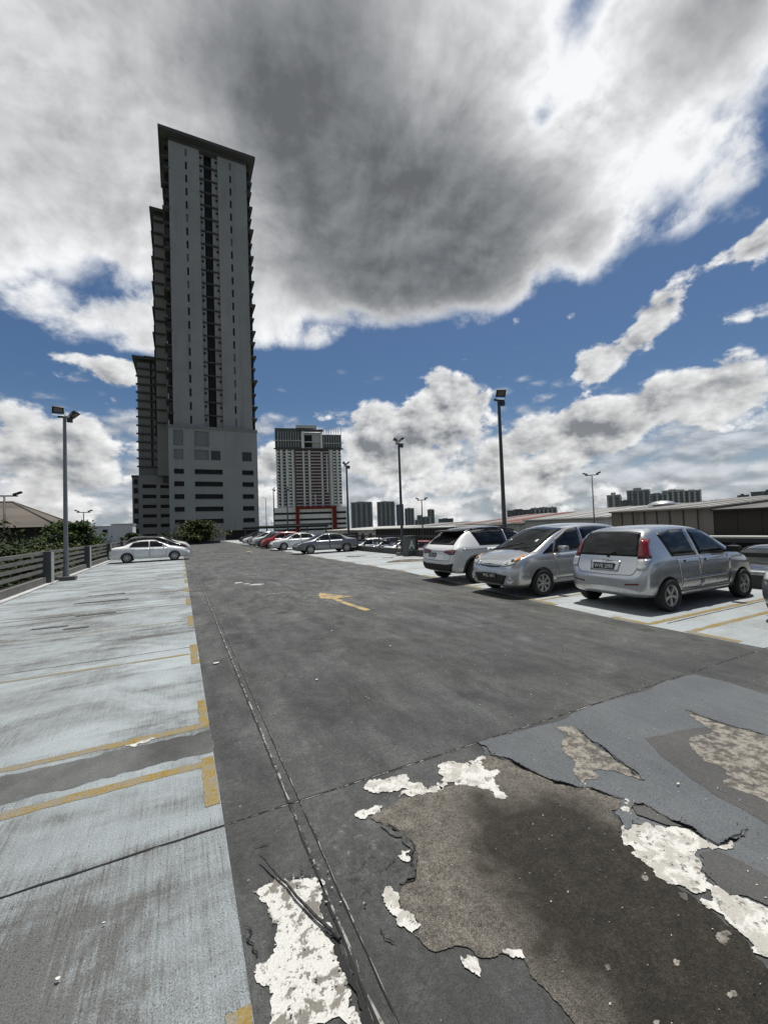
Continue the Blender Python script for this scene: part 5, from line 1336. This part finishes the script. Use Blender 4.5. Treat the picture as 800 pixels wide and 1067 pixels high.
# dark ribbed store with a red stripe
B = empty('ribbed_store', (31, 56, -1.35), label='dark ribbed metal store with a red stripe, beyond the lower parked cars', cat='shed')
W_RIB = m_wall('dark_ribbed_metal', (.040, .040, .038), .5, .4); W_RSTR = m_wall('red_stripe_paint', (.16, .018, .016), .5, .4)
part('wall', W_RIB, B, (0, 9, -12, 10.5, 0, 2.55)); part('roof', RF_LT, B, (-.4, 9.4, -12.3, 10.8, 2.56, 2.7))
for k in range(30): part('rib', W_RIB, B, (-.14, -.01, -11.7 + k * .76, -11.45 + k * .76, 1.0, 2.54))
part('stripe', W_RSTR, B, (-.17, -.02, -9, 10.4, .45, .98)); part('doorway', W_DARK, B, (-.16, -.02, -11.5, -9.2, 0, 1.7))
B = empty('arched_shed', (31.2, 73, -1.35), label='low grey shed with two dark arched openings, left of the ribbed store', cat='shed')
part('wall', W_STN, B, (0, 8, -6, 7, 0, 2.3)); part('roof', RF_GY, B, (-.8, 8.6, -6.2, 7.2, 2.31, 2.5))
for yy in (-3.4, .2):
    mb = MB(); pts = [(-.03, yy - .9, 0), (-.03, yy + .9, 0)] + [(-.03, yy + .9 * math.cos(a), 1.1 + .8 * math.sin(a)) for a in [PI * k / 10 for k in range(11)]]
    mb.face(pts); mb.build('arched_opening', W_DARK, B)
part('dark_awning', W_BRN, B, (-1.6, -.1, 2.5, 7, .2, 1.9))
# ---- low canopies past the end of the far right row
B = empty('walkway_canopy', (19, 92, -3), label='long low grey canopy roof seen over the far right row of cars', cat='canopy')
part('roof', RF_GY, B, (-7, 12, 0, 2.6, 5.5, 5.72)); part('beam', W_DARK, B, (-7, 12, 1.0, 1.3, 5.1, 5.48))
for x in (-6.5, -2, 2.5, 7, 11.5): part('post', W_EDGE, B, (x - .1, x + .1, 1.05, 1.25, 0, 5.09))
# ---- left: hipped house, white hall
H_ = empty('hip_roof_house', (-20.2, 62, -10), label='house with a large brown hipped tile roof behind the left trees', cat='house')
RF_TILE = m_roof('brown_tile_roof', (.115, .098, .080), (.070, .060, .050), 3.0)
part('wall', W_STN, H_, (-6.5, 6.5, -2.8, 8, 0, 12.6)); part('eave_shade_strip', W_DARK, H_, (-6.6, 6.6, -2.95, -2.82, 11.6, 12.9))  # near-black strip painted in for the shade under the eave
mb = MB(); e = [(-9, -4.4, 13.0), (8.1, -4.4, 13.0), (8.1, 9.5, 13.0), (-9, 9.5, 13.0)]; r1, r2 = (-3, 2.5, 16.2), (2.2, 2.5, 16.2)
mb.face([e[0], e[1], r2, r1]); mb.face([e[1], e[2], r2]); mb.face([e[2], e[3], r1, r2]); mb.face([e[3], e[0], r1]); mb.face(e[::-1]); mb.build('roof', RF_TILE, H_)
mb = MB()
for a, b in ((e[1], r2), (e[0], r1), (e[2], r2), (r1, r2)): mb.cyl(a, b, .14, n=6)
mb.build('ridge_tile', RF_TILE, H_)
B = empty('white_hall', (-10.9, 89, -10), label='low white flat-roofed building with a dark window, left of the tall tower', cat='building')
W_WH3 = m_wall('hall_white_paint', (.74, .74, .73), .4, .3)
part('wall', W_WH3, B, (-3.3, -.4, 0, 6, 0, 13.4), (-.38, 3.0, .4, 7, 0, 13.75)); part('window', W_GLASS, B, (-1.55, -.85, -.12, -.02, 11.9, 12.9)); part('roof', W_PLN, B, (-3.4, -.4, -.1, 6.1, 13.41, 13.55), (-.38, 3.1, .3, 7.1, 13.76, 13.9))
B = empty('low_house', (-17.5, 88, -10), label='low dark-roofed house glimpsed between the trees and the lamp post', cat='house')
part('wall', W_STN, B, (-3.4, 2.6, 0, 6, 0, 12.8)); part('roof', RF_TILE, B, (-3.9, 3.1, -.6, 6.6, 12.82, 13.1), (-2.6, 1.8, .8, 5, 13.1, 13.7)); part('window', W_DARK, B, (-2, -.9, -.12, -.02, 11.6, 12.3))
# ---------------------------------------------------------------- lower level, railings, lamps, trees
mb = MB(); mb.box(12.2, 31, -6, 100, -2.2, LOW - .01)
tag(mb.build('lower_deck', M_CON), kind='structure')
F_CON = m_concrete('railing_concrete', (.17, .168, .158), (.105, .102, .095), 3, .7); F_PIL = m_concrete('pillar_paint', (.10, .108, .112), (.07, .075, .078), 3, .4); F_LIT = m_concrete('pillar_sunlit_tint', (.44, .44, .40), (.30, .30, .27), 6, .4)
F_KERB = m_concrete('white_kerb', (.52, .53, .52), (.36, .365, .355), 2, .5); F_STEEL = m_concrete('painted_steel_rail', (.040, .043, .045), (.026, .028, .03), 4, .3)
# left: precast rails between painted pillars on a low wall
fl_ = empty('railing_fence', (-4.62, 30, 0), label='concrete railing fence of four bars between grey pillars along the left deck edge', cat='fence')
part('low_wall', F_CON, fl_, (-.16, .14, -38, 36, -.2, .27)); 
for zz in (.50, .72, .94, 1.15): part('rail', F_CON, fl_, (-.06, .05, -38, 36, zz - .055, zz + .055))
pil = [-27.0, -18.9, -10.3, -2.9, 4.5, 11.9, 19.3, 26.7, 34.1]
for yy in pil:
    mb = MB(); mb.box(-.2, .27, yy - .24, yy + .24, -.1, 1.22, bevel=.015); mb.build('pillar', F_PIL, fl_)
    mb = MB(); mb.box(.272, .279, yy - .20, yy + .17, .05, 1.18); mb.build('pillar_face', F_LIT, fl_)  # pale sheet: sunlight on the lane-side face put into the colour
kb = MB(); kb.box(-4.48, -4.30, -8, 66, .001, .045, bevel=.01); tag(kb.build('kerb', F_KERB), 'pale painted kerb strip along the foot of the left railing fence', 'kerb')
# right: steel rails on a low parapet
fr_ = empty('parapet_railing', (11.75, 30, 0), label='dark steel railing on a low concrete parapet along the right deck edge', cat='fence')
part('parapet', m_concrete('parapet_concrete', (.085, .085, .082), (.05, .05, .048), 2, .7), fr_, (-.17, .17, -38, 56, -.9, .30)); part('parapet_top', F_KERB, fr_, (-.19, .19, -38, -17.5, .302, .36)); part('parapet_top', F_CON, fr_, (-.19, .19, -17.45, 56, .302, .34))  # near top in kerb white: its sunlit look put into the colour
for zz in (.74, 1.07): part('rail', F_STEEL, fr_, (-.04, .04, -38, 56, zz - .05, zz + .05))
for k in range(38): 
    yy = -37 + k * 2.45
    part('post', F_STEEL, fr_, (-.03, .03, yy - .03, yy + .03, .34, 1.035))
def sign_pillar(y, label, mark):
    p = empty('pillar', (11.5, y, 0), label=label, cat='pillar')
    mb = MB(); mb.box(-.33, .33, -.3, .3, 0, 1.12, bevel=.015); mb.build('shaft', F_PIL, p)
    if mark:
        mb = MB(); mb.box(-.31, .16, -.310, -.302, .28, .98); s_ = mb.build('sign_panel', m_concrete('pale_green_panel', (.17, .21, .18), (.12, .15, .13), 8, .4), p)
        letters('A', .55, s_, (-.08, -.312, .62), .34, C_LETTER, 'painted_letter', .02)
    return p
sign_pillar(20.3, 'grey pillar with a white letter A on a pale green panel', True)
sign_pillar(12.2, 'plain grey pillar at the foot of the tall right lamp post', False)
sign_pillar(28.9, 'plain grey pillar behind the grey metallic saloon', False)

M_POLE = simple('galvanised_pole', (.20, .215, .22), .5, .3, var=.15, scale=2); M_POLED = simple('dark_pole', (.055, .06, .062), .55, .2, var=.2, scale=2)
M_FLOOD = simple('floodlight_black', (.010, .010, .011), .5, var=.2); M_LENS = simple('floodlight_lens', (.10, .09, .075), .15, var=.3, scale=20); M_BRK = simple('bright_bracket', (.45, .46, .46), .4, .5)
def flood(root, loc, rz, tilt, lensdown=True):
    M = Matrix.Translation(loc) @ Matrix.Rotation(rz, 4, 'Z') @ Matrix.Rotation(tilt, 4, 'X')
    mb = MB(); mb.box(-.19, .19, -.04, .04, -.02, .27, bevel=.015)
    for k in range(6): mb.box(-.16 + k * .06, -.147 + k * .06, .041, .07, 0, .25)
    o = mb.build('floodlight', M_FLOOD, root, sharp=35); o.matrix_local = M
    mb = MB(); mb.box(-.13, .13, -.047, -.042, .05, .22); mb.build('lens', M_LENS, o)
    mb = MB(); mb.box(-.205, -.192, -.02, .02, -.10, .12); mb.box(.192, .205, -.02, .02, -.10, .12); mb.box(-.205, .205, -.02, .02, -.115, -.10); mb.build('bracket', M_BRK, o)
def lamp_post(x, y, h, label, m, lights, base=True, rz=0):
    L = empty('lamp_post', (x, y, 0), rz, label, 'lamp post', 'tall floodlight posts around the deck')
    mb = MB(); mb.cyl((0, 0, 0), (0, 0, .55), .115, .10, 16); mb.cyl((0, 0, .5), (0, 0, h - .3), .088, .058, 16); mb.build('pole', m, L, sharp=40)
    if base:
        mb = MB(); mb.box(-.33, .33, -.24, .24, -.01, .16, bevel=.02); mb.build('base_block', F_CON, L, sharp=35)
    mb = MB(); mb.box(-.22, .28, -.035, .035, h - .36, h - .29); mb.box(.08, .26, -.07, .07, h - .52, h - .37); mb.build('crossarm', M_POLED, L)
    for l in lights: flood(L, *l)
    return L
lamp_post(-4.12, 20.6, 6.9, 'tall pale grey lamp post with two floodlights standing by the left railing', M_POLE, [((-.20, -.05, 6.72), R(10), R(38)), ((.24, .0, 6.62), R(75), R(50))])
lamp_post(11.42, 12.62, 6.85, 'tallest-looking dark lamp post, behind the silver family van', M_POLED, [((.02, -.08, 6.66), R(-18), R(30))])
lamp_post(11.42, 21.05, 6.75, 'tall dark lamp post beside the pillar with the letter A', M_POLED, [((.05, -.02, 6.58), R(70), R(55)), ((-.05, .08, 6.58), R(-110), R(55))])
lamp_post(11.42, 29.5, 6.7, 'tall dark lamp post just right of the maroon tower, behind the grey saloon', M_POLED, [((.0, -.02, 6.5), R(80), R(50)), ((-.05, .08, 6.5), R(-100), R(50))])
lamp_post(11.6, 58, 7.6, 'thin lamp post in front of the red-framed podium', M_POLED, [((.0, -.02, 7.4), R(80), R(50))])
lamp_post(11.6, 50, 6.9, 'lamp post rising in front of the maroon tower over the white saloon', M_POLED, [((.0, -.02, 6.7), R(80), R(50))])
def twin(x, y, z0, z1, label, rz=0, s=1.):
    L = empty('twin_lamp', (x, y, z0), rz, label, 'street lamp', 'small two-headed lamps around the site')
    h = z1 - z0
    mb = MB(); mb.cyl((0, 0, 0), (0, 0, h), .10, .065, 10); mb.build('pole', M_POLED, L)
    mb = MB(); mb.box(-.85 * s, .85 * s, -.05, .05, h - .08, h + .02); mb.build('crossbar', M_POLED, L)
    for q in (-1, 1):
        mb = MB(); mb.box(-.30 * s, .30 * s, -.16, .16, -.02, .14, Matrix.Translation((q * .85 * s, 0, h + .12)) @ Matrix.Rotation(R(-22 * q), 4, 'Y'), bevel=.03); mb.build('lamp_head', M_FLOOD, L, sharp=35)
twin(-12.6, 43.2, -10, 5.25, 'twin-headed street lamp at the left edge, before the hipped roof'); twin(-11.8, 69, -10, 5.1, 'twin-headed street lamp standing between the lamp post and the white hall', 0, .9)
twin(28.6, 47, LOW, 5.0, 'twin-headed lamp by the stained wall, right of the middle lamp post', R(-40), .7); twin(48 - 2.4, 34.6, -10, 7.1, 'twin-headed lamp standing before the brown panelled shed, above the silver van', R(-58), .9)
for x, y, z, l in ((17.9, 98.4, 9.2, 'thin bare pole right of the tall dark tower'),):
    P_ = empty('bare_pole', (x, y, -10), label=l, cat='pole'); mb = MB(); mb.cyl((0, 0, 0), (0, 0, z + 10), .12, .07, 8); mb.build('pole', M_POLED, P_); mb = MB(); mb.cyl((0, 0, z + 9.9), (-.9, 0, z + 10.3), .05, n=6); mb.build('arm', M_POLED, P_)

# lifted strip of joint sealant lying over the flaking primer
mb = MB(); pts = [Vector((*p, 0)) for p in ragged(STRIP, .03, 2, 4, closed=False)]
for i, p in enumerate(pts): p.z = .018 + .006 * math.sin(PI * i / len(pts)) + (.02 * (1 - i / 4.) if i < 4 else 0)
for i, (a, b) in enumerate(zip(pts[:-1], pts[1:])):
    k = .0035 + .005 * (i / len(pts)); mb.cyl(a, b, k, k + .0008, 7)
tag(mb.build('sealant_strip', simple('old_rubber', (.030, .030, .030), .8, var=.5, scale=40)), 'dark curled strip of joint sealant lying over the flaking white patch', 'rubber strip')
# white flecks of litter
M_PAPER = simple('litter_paper', (.62, .60, .54), .8, var=.2, scale=50)
rnd = random.Random(3)
for x, y, s_, l in ((-.451, 2.06, .020, 'small pale flake on the near left bay'), (.385, 5.87, .07, 'cream scrap lying on the lane beside the yellow ticks'), (-.33, 2.25, .010, 'tiny pale fleck beside the joint across the left bay'), (1.34, 4.6, .03, 'white crumb on the middle of the near lane'), (2.2, 6.6, .03, 'white crumb in the lane before the arrow'), (2.62, 5.3, .03, 'white crumb on the lane nearer the right bays'), (2.78, 1.62, .018, 'white chip on the blue-grey coating')):
    a0 = rnd.random() * 6
    s_ *= .6
    P = [(math.cos(a0 + k) * s_ * (.5 + rnd.random() * .7), math.sin(a0 + k) * s_ * (.35 + rnd.random() * .5)) for k in range(6)]
    mb = MB(); mb.prism(P, .0, .006)
    o = mb.build('litter_scrap', M_PAPER); o.location = (x, y, .012); tag(o, l, 'litter')

# loose chips of coating and grit strewn over the near deck
rnd = random.Random(21)
mb = MB()
def chip(x, y, s_, mi, z):
    mb.mi = mi; a0 = rnd.random() * 6; n_ = rnd.randint(4, 6); tx, ty = rnd.gauss(0, .25), rnd.gauss(0, .25)
    P = []
    for k in range(n_):
        r_ = s_ * rnd.uniform(.45, 1.1); dx, dy = math.cos(a0 + k * 6.283 / n_) * r_, math.sin(a0 + k * 6.283 / n_) * r_ * .7
        P.append((x + dx, y + dy, z + .0025 + s_ * .25 + dx * tx + dy * ty))
    mb.face(P)
for _ in range(230): chip(2.2 + abs(rnd.gauss(0, .75)), rnd.uniform(.9, 2.6), rnd.uniform(.0025, .0065), rnd.choice((1, 1, 1, 0, 2)), .008)
for _ in range(150): chip(rnd.gauss(1.75, .42), rnd.gauss(1.35, .5), rnd.uniform(.0022, .006), rnd.choice((0, 2, 2, 1)), .008)
for _ in range(150): chip(rnd.uniform(.3, 4.5), rnd.uniform(1.2, 6.), rnd.uniform(.003, .008), rnd.choice((0, 0, 2, 1)), .004)
for _ in range(60): chip(rnd.gauss(.45, .13), rnd.uniform(1.2, 2.2), rnd.uniform(.003, .009), rnd.choice((0, 0, 2, 1)), .008)
for _ in range(60): chip(rnd.uniform(-1.6, .1), rnd.uniform(1.4, 5.), rnd.uniform(.002, .005), rnd.choice((0, 2, 1)), .006)
for _ in range(220): chip(rnd.uniform(.3, 7.), 3 + abs(rnd.gauss(0, 5.)), rnd.uniform(.004, .011), rnd.choice((0, 2, 2)), .004)
tag(mb.build('loose_chips', [simple('chip_white', (.42, .41, .38), .85, var=.3, scale=60), M_CRACK, simple('chip_grey', (.16, .155, .14), .85, var=.4, scale=60)]), kind='stuff')

# ---- trees
def m_leaf(name, a, b):
    m, t = new_mat(name); c = t.coord('Object')
    n = t.noise(c, .9, 4, .6); f = t.noise(c, 9, 3, .7)
    col = t.mix(n.lin(.3, .7), a, b); col = t.mix(1., col, t.gray(f.lin(.2, .8, .55, 1.5)), 'MULTIPLY')
    t.out(col, .6, 0, None, .15); return m
LEAF = [m_leaf('leaf_dark', (.012, .024, .007), (.032, .050, .015)), m_leaf('leaf_olive', (.022, .032, .010), (.058, .072, .024)), m_leaf('leaf_green', (.020, .042, .011), (.055, .090, .024)), m_leaf('leaf_light', (.06, .085, .022), (.12, .14, .045))]
BARK = simple('bark', (.07, .058, .045), .9, var=.4, scale=6)
def tree(name, x, y, z0, ztop, w_, label, mi, seed, layers=6, n=2600, leaf=.20, group=None, droop=.0, cz0=None):
    """Tapered trunk, limbs that run outward in tiers, and leaves gathered in clumps along each limb."""
    rnd = random.Random(seed); T_ = empty(name, (x, y, z0), label=label, cat='tree', group=group)
    h = ztop - z0; c0 = (cz0 - z0) if cz0 is not None else h * .55
    mb = MB(); mb.cyl((0, 0, 0), (rnd.gauss(0, .1), rnd.gauss(0, .1), h * .93), .035 * w_ + .05, .03, 9)
    tips = []
    for k in range(layers):
        zz = lerp(c0, h * .96, k / max(1, layers - 1)); rad = w_ / 2 * (1.0 - .72 * (k / layers) ** 1.4) * rnd.uniform(.8, 1.12)
        m_ = rnd.randint(6, 9); a0 = rnd.random() * 6
        for j in range(m_):
            a = a0 + 2 * PI * j / m_ + rnd.gauss(0, .2); rr_ = rad * rnd.uniform(.55, 1.12)
            p0 = Vector((0, 0, zz - rr_ * .22)); p1 = Vector((math.cos(a) * rr_, math.sin(a) * rr_, zz + rr_ * (.10 - droop) + rnd.gauss(0, .1)))
            mb.cyl(p0, p1, .012 * w_ * .6, .008, 5); tips.append((p0, p1, rr_))
    mb.build('trunk', BARK, T_)
    cr = bmesh.new()
    per = max(1, n // len(tips))
    for p0, p1, rr_ in tips:
        tint = rnd.choice((.05, .12, .45)); bulk = rnd.uniform(.6, 1.3)
        for _ in range(int(per * bulk)):
            u = rnd.random() ** .6; c = p0.lerp(p1, .25 + .8 * u)
            s_ = .11 + .07 * rr_
            c = c + Vector((rnd.gauss(0, s_ * 1.5), rnd.gauss(0, s_ * 1.5), rnd.gauss(0, s_ * .55)))
            d = Vector((rnd.gauss(0, 1), rnd.gauss(0, 1), rnd.gauss(0, .5))).normalized(); nrm = Vector((rnd.gauss(0, .7), rnd.gauss(0, .7), 1)).normalized()
            sd_ = d.cross(nrm).normalized(); l_ = leaf * rnd.uniform(.4, 1.5); ww = l_ * .36
            q = [c, c + d * l_ * .5 + sd_ * ww, c + d * l_, c + d * l_ * .5 - sd_ * ww]
            fc = cr.faces.new([cr.verts.new(v) for v in q]); fc.material_index = 1 if rnd.random() < tint else 0
    me = bpy.data.meshes.new('crown'); cr.to_mesh(me); cr.free(); me.materials.append(LEAF[mi]); me.materials.append(LEAF[3] if mi else LEAF[1]); link('crown', me, T_)
    return T_
TG = 'trees rising beyond the left railing'
tree('shade_tree', -8.6, 22.5, -10, 2.75, 8.5, 'broad dark tree at the left edge, tallest behind the railing', 0, 1, 8, 18000, 0.16, TG, cz0=-2.0)
tree('shade_tree', -10.8, 30.0, -10, 2.9, 8.0, 'dark bushy tree below the hipped roof, second along the railing', 0, 2, 8, 16000, 0.17, TG, cz0=-2.0)
tree('shade_tree', -7.2, 28.6, -10, 1.35, 6.0, 'low olive-green tree just left of the pale lamp post', 1, 3, 6, 13000, 0.16, TG, cz0=-1.5)
tree('shade_tree', -8.4, 36.0, -10, 1.5, 6.5, 'olive-green tree just right of the pale lamp post', 1, 4, 6, 13000, 0.17, TG, cz0=-1.5)
tree('shade_tree', -8.6, 45.0, -10, 3.3, 6.8, 'bright layered tree with spreading fronds, left of the white saloon', 2, 5, 8, 14000, 0.21, TG, cz0=-1.5)
tree('shade_tree', -13.6, 46.0, -10, 1.9, 8.0, 'dark tree filling the gap before the hipped-roof house', 0, 6, 6, 12000, 0.19, TG, cz0=-2)
tree('shade_tree', -9.8, 62.0, -10, 1.6, 6.5, 'small dark tree at the foot of the tall tower, left of it', 0, 7, 6, 8000, 0.21, TG, cz0=-1.5)
tree('shade_tree', -7.6, 15.5, -10, .85, 6.5, 'dark foliage below the rails at the left picture edge', 0, 9, 6, 12000, 0.14, TG, cz0=-2.5)
pl = empty('planter', (2.6, 71.0, 0), label='low dark planter at the end of the lane in front of the tower', cat='planter')
part('box', W_EDGE, pl, (-2.6, 3.0, -1.0, 1.4, 0, .38)); part('soil', BARK, pl, (-2.4, 2.8, -.8, 1.2, .381, .42))
tree('layered_tree', 2.4, 71.2, .3, 3.5, 7.6, 'wide low layered tree in the planter before the tower', 1, 8, 6, 15000, .24, None, cz0=.7)
tree('small_tree', -7.4, 84, -10, 2.2, 4.5, 'small dark tree against the tower podium corner', 0, 12, 5, 2500, .34, None, cz0=-.5)
